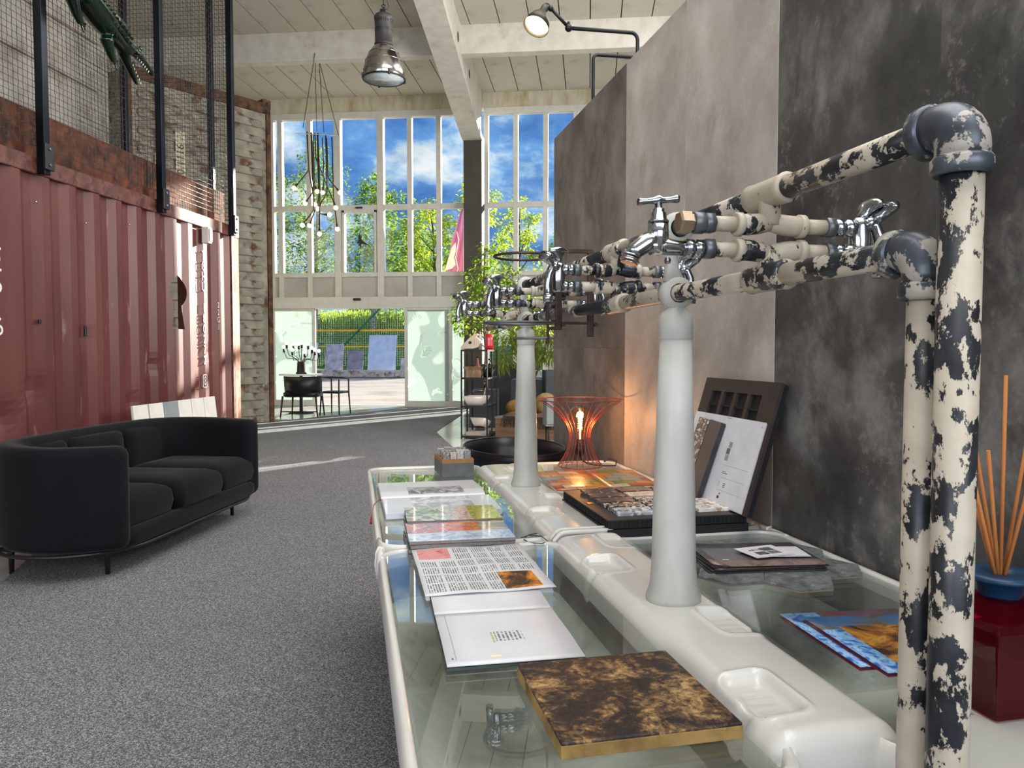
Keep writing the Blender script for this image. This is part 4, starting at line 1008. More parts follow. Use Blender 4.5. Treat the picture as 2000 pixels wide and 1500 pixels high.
mb = MB(); mb.bx(-0.184, 0.184, -0.281, 0.281, 0, 0.003); mb.build('cover', P('book_cover_grey', (120, 122, 124), rough=0.6), ob)
mb = MB(); mb.tube([(-0.17, 0.0, 0.012), (-0.19, -0.02, 0.012), (-0.207, -0.07, 0.010), (-0.214, -0.11, -0.002), (-0.219, -0.15, -0.018)], 0.0012, 6); mb.tube([(-0.219, -0.15, -0.018), (-0.221, -0.175, -0.030)], [0.003, 0.0045], 8); mb.build('ribbon', P('ribbon_red', (150, 30, 40), rough=0.6), ob)

# box of stone sample sticks
STN = [P('stone_%d' % i, a, b_, 60, rough=0.4, lo=0.42, hi=0.56) for i, (a, b_) in enumerate((((70, 66, 64), (160, 156, 150)), ((150, 148, 144), (196, 194, 190)), ((40, 40, 44), (170, 170, 172)), ((170, 150, 142), (206, 190, 184)), ((118, 116, 112), (150, 148, 144))))]
sb = tt('sample_box', 'grey box with a tan band holding a cluster of small stone samples', 'box', -0.205, 1.775, GZ, R(3))
mb = MB()
for q in ((-0.066, -0.062, -0.10, 0.10), (0.062, 0.066, -0.10, 0.10), (-0.062, 0.062, -0.10, -0.096), (-0.062, 0.062, 0.096, 0.10)): mb.bx(q[0], q[1], q[2], q[3], 0.0, 0.055)
mb.bx(-0.062, 0.062, -0.096, 0.096, 0.0, 0.004); mb.build('carton', P('carton_grey', (92, 96, 96), (104, 108, 108), 30, rough=0.8), sb)
mb = MB()
for q in ((-0.0655, -0.0605, -0.099, 0.099), (0.0605, 0.0655, -0.099, 0.099), (-0.0605, 0.0605, -0.0990, -0.094), (-0.0605, 0.0605, 0.094, 0.099)): mb.bx(q[0], q[1], q[2], q[3], 0.054, 0.072)
mb.build('tan_band', P('tan_board', (150, 108, 66), (166, 122, 78), 30, rough=0.7), sb)
for i in range(4):
    for j in range(5):
        mb = MB(); mb.bx(-0.0135, 0.0135, -0.0155, 0.0155, 0, 0.092); mb.build('stone_stick', STN[(i * 3 + j * 2) % 5], sb, bevel=0.0015, loc=(-0.0435 + i * 0.029, -0.072 + j * 0.036, 0.0045 + random.uniform(0, 0.008)), rot=(R(-5), 0, R(random.uniform(-4, 4))))
# thin black cable looped on the glass
cbl = MB(); cbl.tube([(0.0, 0.0, 0.002), (-0.03, -0.02, 0.003), (-0.052, -0.06, 0.003), (-0.045, -0.10, 0.003), (-0.015, -0.115, 0.003), (0.008, -0.10, 0.003), (0.0, -0.055, 0.007), (-0.03, -0.03, 0.005), (-0.055, -0.045, 0.003)], 0.0014, 6)
co = cbl.build('thin_cable', BLACK); co.location = T(-0.118, 0.66, GZ); co.rotation_euler = (0, 0, TA); tag(co, 'thin dark cable looped on the left glass beside the ridge joint', 'cable')

# ------------------------------------------------------------------ copper wire lamp with glowing globe bulb
COPR = P('copper_red_wire', (150, 62, 48), (176, 84, 66), 20, rough=0.3, metal=0.5)
la = tt('wire_lamp', 'hourglass table lamp of coppery red wire with a glowing globe bulb', 'lamp', 0.372, 1.845)
def lr(z):
    t_ = z / 0.295
    return 0.047 + 0.053 * max(0, (0.42 - t_) / 0.42) ** 1.8 + 0.143 * max(0, (t_ - 0.42) / 0.58) ** 2.1
for k in range(22):
    a = 2 * pi * k / 22
    mb = MB(); mb.tube([(lr(z) * cos(a), lr(z) * sin(a), z + 0.003) for z in [0.295 * q / 14 for q in range(15)]], 0.0016, 6, caps=False); mb.build('wire', COPR, la)
for r, z in ((lr(0), 0.003), (lr(0.295), 0.298)):
    mb = MB(); mb.tube(arc((0, 0, z), r, 0, 352, 44, 'xy'), 0.0022, 6, closed=True); mb.build('wire_ring', COPR, la)
BULBG = GLASS('amber_bulb_glass', (0.98, 0.82, 0.62, 1), 1.6)
mb = MB(); prof = [(0.014, 0.118), (0.015, 0.135), (0.022, 0.155)] + [(0.054 * cos(R(a)), 0.218 + 0.054 * sin(R(a))) for a in range(-62, 90, 8)] + [(0.0002, 0.272)]
mb.lathe(prof, 28, caps=False); mb.build('globe_bulb', BULBG, la)
mb = MB(); mb.tube([(0.010 * cos(q * 0.8), 0.010 * sin(q * 0.8), 0.165 + q * 0.0013) for q in range(56)], 0.0021, 5); mb.tube([(0, 0, 0.12), (0, 0, 0.165)], 0.003, 6); mb.build('filament', EM('filament_glow', (255, 176, 84), 60), la)
mb = MB(); mb.lathe([(0.0, 0.05), (0.016, 0.05), (0.021, 0.06), (0.019, 0.095), (0.016, 0.098), (0.016, 0.122), (0.0, 0.122)], 18); mb.build('socket', P('black_bakelite', (20, 19, 18), rough=0.35), la)
mb = MB(); mb.tube([(0, 0, 0.05), (0.005, -0.005, 0.03), (0.03, -0.02, 0.012), (0.07, -0.03, 0.006), (0.115, -0.045, 0.004), (0.15, -0.05, 0.004), (0.165, -0.02, 0.02), (0.14, 0.0, 0.03), (0.11, -0.01, 0.018)], 0.0035, 8); mb.build('cord', BLACK, la)
ld = bpy.data.lights.new('bulb_light', 'POINT'); ld.energy = 4.0; ld.color = (1.0, 0.52, 0.22); ld.shadow_soft_size = 0.02
lo = bpy.data.objects.new('bulb_light', ld); COL.objects.link(lo); lo.parent = la; lo.location = (0, 0, 0.205)

# mosaic brochure
def mosaic():
    m, t, b, o = newmat('mosaic_brochure'); vec = coords(t, (1, 1, 1))
    br = N(t, 'ShaderNodeTexBrick'); br.offset = 0.5; br.inputs['Scale'].default_value = 1.0
    br.inputs['Brick Width'].default_value = 0.085; br.inputs['Row Height'].default_value = 0.062; br.inputs['Mortar Size'].default_value = 0.0022; br.inputs['Bias'].default_value = 0.0
    br.inputs['Color1'].default_value = (0, 0, 0, 1); br.inputs['Color2'].default_value = (1, 1, 1, 1); br.inputs['Mortar'].default_value = (0.5, 0.5, 0.5, 1)
    t.links.new(vec, br.inputs['Vector'])
    vr = N(t, 'ShaderNodeTexVoronoi'); vr.inputs['Scale'].default_value = 14.0; t.links.new(vec, vr.inputs['Vector'])
    tint = ramp(t, br.outputs['Color'], [(0.0, (150, 160, 150)), (0.14, (206, 120, 50)), (0.3, (196, 180, 60)), (0.44, (210, 190, 176)), (0.58, (110, 140, 70)), (0.72, (186, 70, 60)), (0.86, (220, 150, 60)), (1.0, (190, 90, 110))], 'CONSTANT')
    fine = noise(t, coords(t, (1, 6, 1)), 60, 4, 0.7)
    col = mixc(t, maprange(t, fine, 0.42, 0.62, 0.0, 0.55), tint, (90, 56, 36))
    col = mixc(t, br.outputs['Fac'], col, (70, 50, 40))
    t.links.new(col, b.inputs['Base Color']); b.inputs['Roughness'].default_value = 0.3; return m
bc = tt('mosaic_brochure', 'open brochure of many coloured mosaic swatches lying under the wire lamp', 'brochure', 0.325, 1.46, GZ, R(-4))
mm_ = mosaic()
for nm, x0, x1 in (('left_spread', -0.205, -0.002), ('right_spread', 0.002, 0.205)):
    mb = MB(); mb.grid(lambda i, j: (x0 + (x1 - x0) * i, -0.22 + 0.44 * j, 0.006 + 0.004 * sin(pi * i)), 10, 6); mb.build(nm, mm_, bc, solid=0.001)
mb = MB(); mb.bx(-0.207, 0.207, -0.222, 0.222, 0, 0.004); mb.build('page_block', PAPER, bc)

# ------------------------------------------------------------------ black sample case: tray with chips and leaning lid
CASEB = P('case_brown_face', (50, 42, 40), (58, 50, 47), 20, rough=0.5)
CASEE = P('case_black_edge', (12, 12, 14), (26, 26, 30), 60, rough=0.6, stretch=(4, 4, 0.4))
TERR = []
def terrazzo(name, base, chips, sc, dens):
    m, t, b, o = newmat(name); vec = coords(t)
    vr = N(t, 'ShaderNodeTexVoronoi'); vr.inputs['Scale'].default_value = sc; vr.inputs['Randomness'].default_value = 1.0; t.links.new(vec, vr.inputs['Vector'])
    v2 = N(t, 'ShaderNodeTexVoronoi', feature='DISTANCE_TO_EDGE'); v2.inputs['Scale'].default_value = sc; t.links.new(vec, v2.inputs['Vector'])
    sp_ = N(t, 'ShaderNodeSeparateColor'); t.links.new(vr.outputs['Color'], sp_.inputs[0])
    on = math_(t, 'MULTIPLY', math_(t, 'LESS_THAN', sp_.outputs[0], dens), math_(t, 'GREATER_THAN', v2.outputs['Distance'], 0.07))
    cc = ramp(t, sp_.outputs[1], [(q / len(chips), c) for q, c in enumerate(chips)], 'CONSTANT')
    bs = ramp(t, noise(t, vec, 40, 4), [(0.35, base), (0.65, tuple(min(255, int(k * 1.2) + 4) for k in base))])
    t.links.new(mixc(t, on, bs, cc), b.inputs['Base Color']); b.inputs['Roughness'].default_value = 0.22
    return m
TERR = [terrazzo('terrazzo_black_white', (34, 32, 34), [(222, 216, 206), (180, 150, 110), (236, 232, 226), (130, 120, 116)], 85, 0.72), terrazzo('terrazzo_grey', (150, 154, 160), [(206, 208, 210), (226, 226, 226), (120, 124, 130)], 70, 0.6),
        terrazzo('terrazzo_pink', (196, 176, 164), [(210, 190, 180), (180, 160, 150)], 90, 0.3), terrazzo('terrazzo_brown', (78, 66, 62), [(150, 136, 126), (110, 96, 90)], 100, 0.4), terrazzo('terrazzo_white', (206, 204, 198), [(170, 166, 160), (190, 160, 130), (226, 226, 222)], 60, 0.45), terrazzo('terrazzo_speckle', (60, 60, 62), [(230, 226, 216), (196, 180, 150), (240, 238, 230)], 110, 0.7)]
sc_ = tt('sample_case', 'black sample case tray of terrazzo chips lying on the right glass', 'sample case', 0.266, 0.785)
for z0, z1, g in ((0.0, 0.026, 0.004), (0.028, 0.050, 0.0)):
    mb = MB(); mb.bx(-0.206 - g, 0.206 + g, -0.224 - g, 0.224 + g, z0, z1); mb.build('honeycomb_layer', CASEE, sc_)
ridge_b = None
rb = MB(); rb.bx(-0.0022, 0.0022, -0.0015, 0.0015, 0.029, 0.049)
for k in range(34):
    u_ = -0.214 + k * 0.013
    if ridge_b is None: ridge_b = rb.build('edge_flute', CASEE, sc_, loc=(-0.207, u_, 0))
    else: share(ridge_b, 'edge_flute', sc_, (-0.207, u_, 0))
for k in range(31): share(ridge_b, 'edge_flute', sc_, (-0.2 + k * 0.0133, -0.225, 0), (0, 0, R(90)))
mb = MB(); mb.bx(-0.208, 0.208, -0.226, 0.226, 0.050, 0.053); mb.build('top_board', CASEB, sc_)
order = [0, 4, 4, 1, 0, 4, 5, 0, 3, 3, 2, 1, 3, 2, 5]
q = 0
for j in range(5):
    for i in range(3):
        mb = MB(); mb.bx(-0.056, 0.056, -0.029, 0.029, 0.0, 0.010); mb.build('terrazzo_chip', TERR[[1, 4, 4, 0, 0, 4, 3, 5, 2, 3, 2, 1, 3, 3, 5][q]], sc_, bevel=0.001, loc=(-0.108 + i * 0.121, -0.155 + j * 0.0765, 0.0535), rot=(R(4 if q % 4 == 0 else 0.5), 0, R(random.uniform(-2, 2)))); q += 1
mb = MB(); mb.bx(-0.196, -0.176, -0.012, 0.012, 0.053, 0.055); mb.build('brass_label', P('brass_label', (206, 150, 60), rough=0.25, metal=0.8), sc_)
# lid
lid = tt('case_lid', 'brown case lid propped against the wall with four square recesses', 'case lid', 0.440, 0.745, GZ + 0.055)
LM = Matrix(((0, 0.285, -0.958, 0), (-1, 0, 0, 0), (0, 0.958, 0.285, 0), (0, 0, 0, 1)))
def lidbox(name, mat, a0, a1, b0, b1, n0, n1, par=None, bevel=0.0):
    mb = MB(); mb.bx(a0, a1, b0, b1, n0, n1, LM); return mb.build(name, mat, par or lid, bevel=bevel)
lidbox('core', CASEE, -0.226, 0.226, 0.0, 0.385, -0.025, -0.010)
ws = [-0.165, -0.083, -0.001, 0.081]
lidbox('face_board', CASEB, -0.228, 0.228, 0.345, 0.387, -0.010, 0.0); lidbox('face_board', CASEB, -0.228, 0.228, 0.0, 0.268, -0.010, 0.0)
edges = [-0.228] + [e_ for w_ in ws for e_ in (w_, w_ + 0.064)] + [0.228]
for k in range(0, len(edges), 2): lidbox('face_board', CASEB, edges[k], edges[k + 1], 0.268, 0.345, -0.010, 0.0)
for w_ in ws: lidbox('recess_bar', CASEE, w_, w_ + 0.064, 0.298, 0.303, -0.010, -0.003)
for k in range(26): lidbox('edge_flute', CASEE, 0.226, 0.2285, 0.006 + k * 0.0147, 0.010 + k * 0.0147, -0.0245, -0.011)
sh = thing('spec_sheet', 'open white spec booklet leaning on the brown case lid', 'booklet', T(0.440, 0.745, GZ + 0.055), TA)
spm = printed('spec_print', (222, 223, 228), [], 0.35, 0.2)
m, t, b_, o_ = newmat('spec_page'); b_.inputs['Roughness'].default_value = 0.35; t.links.new(ramp(t, noise(t, coords(t), 12, 3), [(0.3, (206, 208, 216)), (0.7, (226, 227, 231))]), b_.inputs['Base Color'])
for nm, a0, a1 in (('left_page', -0.222, -0.012), ('right_page', -0.010, 0.216)): lidbox(nm, m, a0, a1, 0.004, 0.268, 0.004, 0.006, sh)
lidbox('page_block', PAPER, -0.218, 0.214, 0.002, 0.266, 0.0005, 0.0037, sh)
LG = P('print_grey', (128, 130, 134), rough=0.5)
for b0 in (0.045, 0.083, 0.121): lidbox('printed_rule', LG, 0.05, 0.195, b0, b0 + 0.0007, 0.006, 0.0062, sh)
for a0, b0, w_, h_ in ((0.055, 0.096, 0.03, 0.002), (0.055, 0.101, 0.022, 0.0015), (0.05, 0.068, 0.004, 0.002), (0.05, 0.062, 0.004, 0.002), (0.05, 0.056, 0.004, 0.002), (0.078, 0.066, 0.014, 0.002), (0.078, 0.061, 0.012, 0.002), (0.078, 0.056, 0.013, 0.002), (0.0, 0.262, 0.022, 0.0016), (0.2, 0.252, 0.004, 0.002), (0.062, 0.02, 0.012, 0.009), (0.07, 0.033, 0.006, 0.005)): lidbox('printed_text', P('print_dark', (60, 60, 64), rough=0.5), a0, a0 + w_, b0, b0 + h_, 0.006, 0.0062, sh)
for k, (a0, b0) in enumerate(((0.045, 0.135), (0.045, 0.155), (0.05, 0.175))): lidbox('printed_swatch', P('swatch_%d' % (k % 2), ((150, 152, 148), (96, 98, 94))[k % 2], rough=0.4), a0, a0 + 0.02, b0, b0 + 0.018, 0.006, 0.0062, sh)
def plank(name, label, a0, a1, b1, n0, rot, mat, matl):
    o = thing(name, label, 'board', T(0.440, 0.745, GZ + 0.055), TA)
    M_ = LM @ Matrix.Translation((a0, 0.004, n0)) @ Matrix.Rotation(R(rot), 4, 'Z') @ Matrix.Rotation(R(-1.5), 4, 'X')
    mb = MB(); mb.bx(0, a1 - a0, 0, b1, 0, 0.017, M_); mb.build('slab', mat, o, bevel=0.0015)
    mb = MB(); mb.bx(a1 - a0, a1 - a0 + 0.0006, 0.002, b1 - 0.002, 0.001, 0.016, M_); mb.build('edge_face', matl, o)
TBR = terrazzo('terrazzo_warm', (88, 78, 72), [(190, 176, 160), (150, 130, 110), (214, 206, 196)], 95, 0.5)
plank('terrazzo_board', 'terrazzo sample plank leaning on the open spec booklet', -0.165, -0.092, 0.245, 0.014, -3, TBR, CASEE)
plank('stone_board', 'plain dark brown sample plank leaning beside the terrazzo one', -0.088, -0.012, 0.243, 0.014, -3, P('board_brown', (74, 68, 62), (98, 90, 82), 10, rough=0.3), P('board_dark_edge', (30, 36, 42), (56, 64, 70), 30, rough=0.4))

# ------------------------------------------------------------------ hexagon tile sheet with brochures and cards
HEXM = P('hex_stone', (74, 80, 80), (116, 122, 122), 45, rough=0.55, c3=(140, 146, 146), s3=60, t3=0.64, w3=0.03, bmp=0.15)
HEXE = P('hex_body', (116, 104, 90), rough=0.8)
hx = tt('hexagon_tile_sheet', 'sheet of dark grey hexagon tiles lying on the right glass', 'tile', 0.34, 0.27)
RH = 0.082; dx = RH * 1.5; dy = RH * math.sqrt(3)
hexm = None
for i, j in ((-1, 0), (-1, -1), (0, 0), (0, -1), (1, 0), (1, -1), (0, 1)):
    px_, py_ = i * dx + 0.005, (j + (0.5 if i % 2 else 0)) * dy - 0.02
    if px_ > 0.15: pass
    poly = [(RH * 0.992 * cos(R(60 * k)), RH * 0.992 * sin(R(60 * k))) for k in range(6)]
    mb = MB(); mb.prism(poly, 0.0035, 0.0085); tl = mb.build('hex_tile', HEXM, hx, bevel=0.0008, loc=(px_, py_, 0))
    mb = MB(); mb.prism([(x * 0.999, y * 0.999) for x, y in poly], 0.0, 0.0035); mb.build('tile_body', HEXE, tl)
bm_ = printed('brochure_dark', (70, 68, 74), [('pic', -0.2, 0.2, -0.2, 0.2, [(52, 52, 60), (84, 82, 90), (66, 64, 70)], 9), ('pic', -0.14, 0.14, -0.11, -0.055, [(60, 50, 46), (140, 116, 110), (90, 76, 76)], 22), ('fill', -0.095, -0.08, -0.048, -0.043, (226, 226, 226)), ('fill', -0.135, 0.12, -0.112, -0.105, (160, 136, 118))], 0.3, 0.2)
for k in range(4):
    o = tt('brochure', ['bottom dark brochure of the pile on the hexagon tiles', 'second dark brochure from below on the hexagon tiles', 'third dark brochure from below on the hexagon tiles', 'top dark brochure of the pile under the white cards'][k], 'brochure', 0.318 + 0.003 * k, 0.262 + 0.004 * (k % 2), GZ + 0.0087 + k * 0.0042, R(-8 + (k * 7) % 5), 'dark brochures on the hexagon tiles')
    mb = MB(); mb.grid(lambda i, j: (-0.138 + 0.276 * i, -0.1 + 0.2 * j, 0.0016 + (0.006 * max(0, 0.25 - i) ** 2 * 16 if k == 3 else 0)), 12, 4); mb.build('cover', bm_ if k == 3 else P('back_cover_dark', (40, 38, 42)), o, solid=0.001)
    mb = MB(); mb.bx(-0.135, 0.135, -0.098, 0.098, 0.0, 0.0012); mb.build('inner_pages', P('brochure_pages', (60, 56, 58), (150, 130, 126), 120, rough=0.6), o)
zc = GZ + 0.0087 + 4 * 0.0042 + 0.0012
for k, (v, u, rz, lab) in enumerate(((0.395, 0.258, -10, 'white card lying half under the logo card on the dark brochures'), (0.352, 0.262, 8, 'white card with a square black letter logo on the dark brochures'))):
    o = tt('card', lab, 'card', v, u, zc + k * 0.0018, R(rz))
    cm_ = printed('card_print_%d' % k, (226, 226, 230), [('pic', -0.06, 0.06, -0.06, -0.035, [(226, 226, 230), (200, 198, 206), (226, 226, 230)], 30), ('fill', -0.043, -0.0422, -0.03, 0.03, (120, 120, 124))], 0.5)
    mb = MB(); mb.bx(-0.055, 0.055, -0.045, 0.045, 0, 0.0009); mb.build('card_stock', cm_, o)
    if k == 1:
        text('logo_letters', 'ARTIS', 0.019, P('print_black', (20, 20, 22), rough=0.5), o, (-0.016, 0.014, 0.0012), (0, 0, 0), ext=0.0001, sx=0.75)
        for x0, y0, x1, y1, mt in ((0.002, 0.002, 0.034, 0.028, 'print_midgrey'), (-0.032, -0.026, -0.001, -0.001, 'print_midgrey')):
            mb = MB(); mb.bx(x0, x1, y0, y1, 0.0009, 0.0012); mb.build('logo_block', P(mt, (60, 62, 64), (120, 122, 124), 60, rough=0.5), o)
        for q in range(8):
            mb = MB(); mb.bx(0.003 + q * 0.004, 0.0052 + q * 0.004, -0.026, -0.002, 0.0009, 0.0012); mb.build('logo_bar', P('print_black', (20, 20, 22)), o)

# ------------------------------------------------------------------ blue and gold magazines by the pipes
def gold_mag(k):
    return printed('blue_gold_cover_%d' % k, (36, 96, 170), [('pic', -0.16, 0.16, 0.06, 0.16, [(30, 90, 170), (60, 130, 200), (110, 100, 60), (120, 40, 60)], 7), ('pic', -0.16, 0.16, -0.16, 0.06, [(20, 70, 150), (40, 110, 190), (150, 196, 232), (26, 84, 164)], 34), ('pic', -0.085, 0.16, -0.145, 0.075, [(44, 34, 26), (60, 44, 28), (150, 92, 30), (206, 150, 60), (60, 44, 28)], 13)] if k else [('pic', -0.16, 0.16, -0.16, 0.16, [(20, 70, 150), (40, 110, 190), (150, 196, 232), (26, 84, 164)], 34), ('pic', -0.05, 0.16, 0.02, 0.15, [(120, 40, 60), (90, 80, 100), (140, 60, 80), (60, 60, 80)], 9)], 0.3, 0.35)
for k, (v, u, rz, lab) in enumerate(((0.302, -0.215, -2, 'blue and maroon leaflet under the gold-pictured one beside the pipes'), (0.320, -0.262, -3, 'leaflet with blue border and gold engraving picture beside the upright pipes'))):
    o = tt('leaflet', lab, 'leaflet', v, u, GZ + k * 0.0075, R(rz), 'blue leaflets by the upright pipes')
    mb = MB(); mb.grid(lambda i, j: (-0.125 + 0.25 * i, -0.125 + 0.25 * j, 0.003 + 0.004 * (1 - i) ** 2), 10, 4); mb.build('cover', gold_mag(k), o, solid=0.0008)
    mb = MB(); mb.grid(lambda i, j: (-0.125 + 0.25 * i, -0.125 + 0.25 * j, 0.0008), 4, 4); mb.build('back_leaf', P('maroon_leaf', (96, 24, 44), rough=0.4), o, solid=0.0006)

# ------------------------------------------------------------------ white pedestal with reed diffuser
pd = tt('side_table', 'pale grey table top overlapping the near end of the trough, under the red bottle', 'table', 0.0, 0.0, 0.0)
mb = MB(); mb.prism([(0.06, -0.565), (0.06, -1.0), (0.575, -1.0), (0.575, -0.432), (0.172, -0.432), (0.172, -0.565)], 0.7585, 0.776); mb.build('top', P('table_grey', (176, 177, 172), (186, 187, 182), 4, rough=0.5), pd, bevel=0.003)
for x, y in ((0.1, -0.96), (0.53, -0.96), (0.1, -0.66), (0.53, -0.66)):
    mb = MB(); mb.bx(x - 0.02, x + 0.02, y - 0.02, y + 0.02, 0.0, 0.7585); mb.build('leg', BLACK, pd)
rd = tt('reed_diffuser', 'red glass reed diffuser bottle with blue collar and orange sticks', 'diffuser', 0.255, -0.515, 0.7765, 0.0)
RG = bpy.data.materials.new('red_glass'); RG.use_nodes = True; t = RG.node_tree; t.nodes.clear(); MATS['red_glass'] = RG
o_ = N(t, 'ShaderNodeOutputMaterial'); tr = N(t, 'ShaderNodeBsdfTransparent'); tr.inputs[0].default_value = (0.72, 0.06, 0.16, 1); df = N(t, 'ShaderNodeBsdfPrincipled'); df.inputs['Base Color'].default_value = S(96, 6, 26); df.inputs['Roughness'].default_value = 0.04; df.inputs['Coat Weight'].default_value = 1.0
mx = N(t, 'ShaderNodeMixShader'); mx.inputs[0].default_value = 0.28; t.links.new(tr.outputs[0], mx.inputs[1]); t.links.new(df.outputs[0], mx.inputs[2]); t.links.new(mx.outputs[0], o_.inputs[0])
mb = MB(); l = []
for h_, z in ((0.076, 0.0), (0.08, 0.003), (0.08, 0.112), (0.077, 0.117), (0.030, 0.134), (0.024, 0.137), (0.024, 0.145)):
    l.append([(x, y, z) for x, y in rrect(-h_, h_, -h_, h_, 0.004 if h_ > 0.03 else 0.018, 4)])
mb.loft(l, smooth=False); mb.build('bottle', RG, rd)
mb = MB(); mb.bx(-0.073, 0.073, -0.073, 0.073, 0.006, 0.075); mb.build('scented_oil', P('dark_red_oil', (70, 6, 26), rough=0.1), rd)
BLUE = P('petrol_blue', (8, 52, 84), (12, 64, 98), 6, rough=0.4)
mb = MB(); mb.lathe([(0.0, 0.130), (0.024, 0.130), (0.026, 0.133), (0.029, 0.158), (0.047, 0.160), (0.049, 0.163), (0.048, 0.167), (0.02, 0.168), (0.018, 0.164), (0.0, 0.162)], 32); mb.build('collar', BLUE, rd)
REED = P('orange_reed', (186, 112, 56), (206, 136, 76), 60, rough=0.7, stretch=(1, 1, 0.1))
for (dx_, dy_, ln) in ((-0.30, 0.05, 0.22), (-0.24, -0.12, 0.21), (-0.13, 0.10, 0.33), (0.02, 0.02, 0.31), (0.24, 0.06, 0.30), (0.17, -0.10, 0.23), (-0.34, -0.05, 0.2)):
    d = Vector((dx_, dy_, 1)).normalized()
    mb = MB(); mb.cyl(Vector((0, 0, 0.135)) + d * 0.02, Vector((0, 0, 0.135)) + d * (ln * 0.92 + 0.02), 0.0026, n=8); mb.build('reed', REED, rd)
# ------------------------------------------------------------------ industrial pendant
IRONG = P('graphite_housing', (58, 56, 56), (72, 70, 69), 8, rough=0.5, metal=0.3)
BELL = P('spun_aluminium', (150, 146, 142), (178, 175, 170), 3, rough=0.2, metal=1.0)
pe = thing('pendant_lamp', 'large industrial bell pendant with dark vented housing and glass front', 'lamp', (-2.085, 7.656, 3.99))
mb = MB(); mb.lathe([(0.205, 0.02), (0.212, 0.03), (0.205, 0.10), (0.185, 0.19), (0.15, 0.27), (0.11, 0.325), (0.088, 0.345), (0.086, 0.36)], 40, caps=False); mb.build('bell_shade', BELL, pe, solid=0.004)
for z, r in ((0.10, 0.208), (0.19, 0.189), (0.27, 0.154)):
    mb = MB(); mb.tube(arc((0, 0, z), r - 0.002, 0, 351, 40, 'xy'), 0.004, 6, closed=True); mb.build('shade_rib', BELL, pe)
mb = MB(); mb.lathe([(0.086, 0.352), (0.094, 0.355), (0.094, 0.37), (0.088, 0.375), (0.088, 0.60), (0.094, 0.605), (0.096, 0.63), (0.085, 0.655), (0.05, 0.66), (0.0, 0.66)], 32); h = mb.build('housing', IRONG, pe)
for z in (0.50, 0.585):
    for k in range(24):
        a = 2 * pi * k / 24
        mb = MB(); mb.bx(0.0875, 0.0895, -0.0055, 0.0055, z - 0.014, z + 0.014, Matrix.Rotation(a, 4, 'Z')); mb.build('vent_slot', BLACK, h)
mb = MB(); mb.bx(-0.035, 0.035, -0.025, 0.025, 0.66, 0.715); mb.build('terminal_block', BLACK, pe, bevel=0.012)
mb = MB(); mb.tube(arc((0, 0, 0.745), 0.016, 0, 340, 16, 'xz'), 0.005, 6, closed=True); mb.cyl((0, 0, 0.71), (0, 0, 0.732), 0.008, n=8); mb.build('hook_eye', BLACK, pe)
mb = MB(); mb.tube([(0, 0, 0.755), (0, 0, 2.95)], 0.005, 6); mb.build('suspension_wire', BLACK, pe)
mb = MB(); mb.tube([(0.03, 0.0, 0.70), (0.055, 0, 0.74), (0.03, 0.0, 0.82), (0.012, 0, 1.0), (0.01, 0, 2.95)], 0.0035, 6); mb.build('power_cord', BLACK, pe)
mb = MB(); mb.tube(arc((0, 0, 0.018), 0.212, 0, 351, 40, 'xy'), 0.009, 8, closed=True); mb.build('front_ring', BLACK, pe)
for k in range(4):
    a = 2 * pi * k / 4 + 0.5; mb = MB(); mb.bx(0.205, 0.226, -0.010, 0.010, 0.0, 0.055, Matrix.Rotation(a, 4, 'Z')); mb.build('clip', BLACK, pe, bevel=0.003)
mb = MB(); mb.lathe([(0.0, 0.014), (0.205, 0.014), (0.205, 0.018), (0.0, 0.018)], 36, caps=False); mb.build('front_glass', P('prismatic_glass', (186, 200, 206), (210, 222, 228), 30, rough=0.18, bmp=0.3, bscale=80, coat=0.5), pe)

# ------------------------------------------------------------------ rod chandelier
BRS = P('dark_brass_rod', (70, 60, 42), (104, 90, 62), 10, rough=0.35, metal=0.7)
LAMPG = EM('lit_bulb_white', (255, 240, 206), 2.6)
ch = thing('rod_chandelier', 'chandelier of bent brass rods with small globe bulbs under a triangular plate', 'chandelier', (-4.85, 13.352, 0))
def cw(px_, py_, y=0.0): return (-4.895 + 4.85 + (560 + px_ / 3.95 - 613) * 0.0090, y, 6.532 - (90 + py_ / 3.95 - 105) * 0.00904)
mb = MB(); tri = [cw(105, 705, -0.35), cw(150, 625, 0.35), cw(400, 690, 0.0)]
mb.add([tri[0], tri[1], tri[2]] + [(a, b, c + 0.012) for a, b, c in tri], [(0, 1, 2), (5, 4, 3), (0, 2, 5, 3), (2, 1, 4, 5), (1, 0, 3, 4)]); mb.build('triangle_plate', P('plate_champagne', (178, 168, 146), rough=0.3, metal=0.6), ch)
for a, b in (((210, 45, 0.0), (140, 640, -0.2)), ((210, 118, 0.0), (170, 620, 0.3)), ((235, 118, 0.05), (275, 660, 0.0)), ((240, 118, 0.05), (395, 690, 0.0))):
    mb = MB(); mb.tube([cw(*a), cw(*b)], 0.006, 5); mb.build('suspension_cable', BRS, ch)
rods = [((140, 690), (150, 950), (195, 1215), 0), ((155, 660), (165, 960), (55, 1100), -.1), ((170, 660), (178, 1090), (90, 1190), .1), ((195, 670), (205, 1270), (125, 1390), -.12), ((205, 670), (212, 1150), (118, 1365), .12), ((215, 670), (220, 860), (385, 1255), -.08), ((222, 670), (230, 1290), (315, 1298), .0),
        ((240, 680), (250, 1000), (222, 1100), .15), ((250, 680), (262, 1100), (268, 1462), -.15), ((282, 690), (290, 1000), (378, 1112), .1), ((305, 690), (312, 1130), (245, 1262), -.1), ((332, 690), (340, 1150), (365, 1405), .05), ((180, 660), (182, 1020), (228, 1122), -.05)]
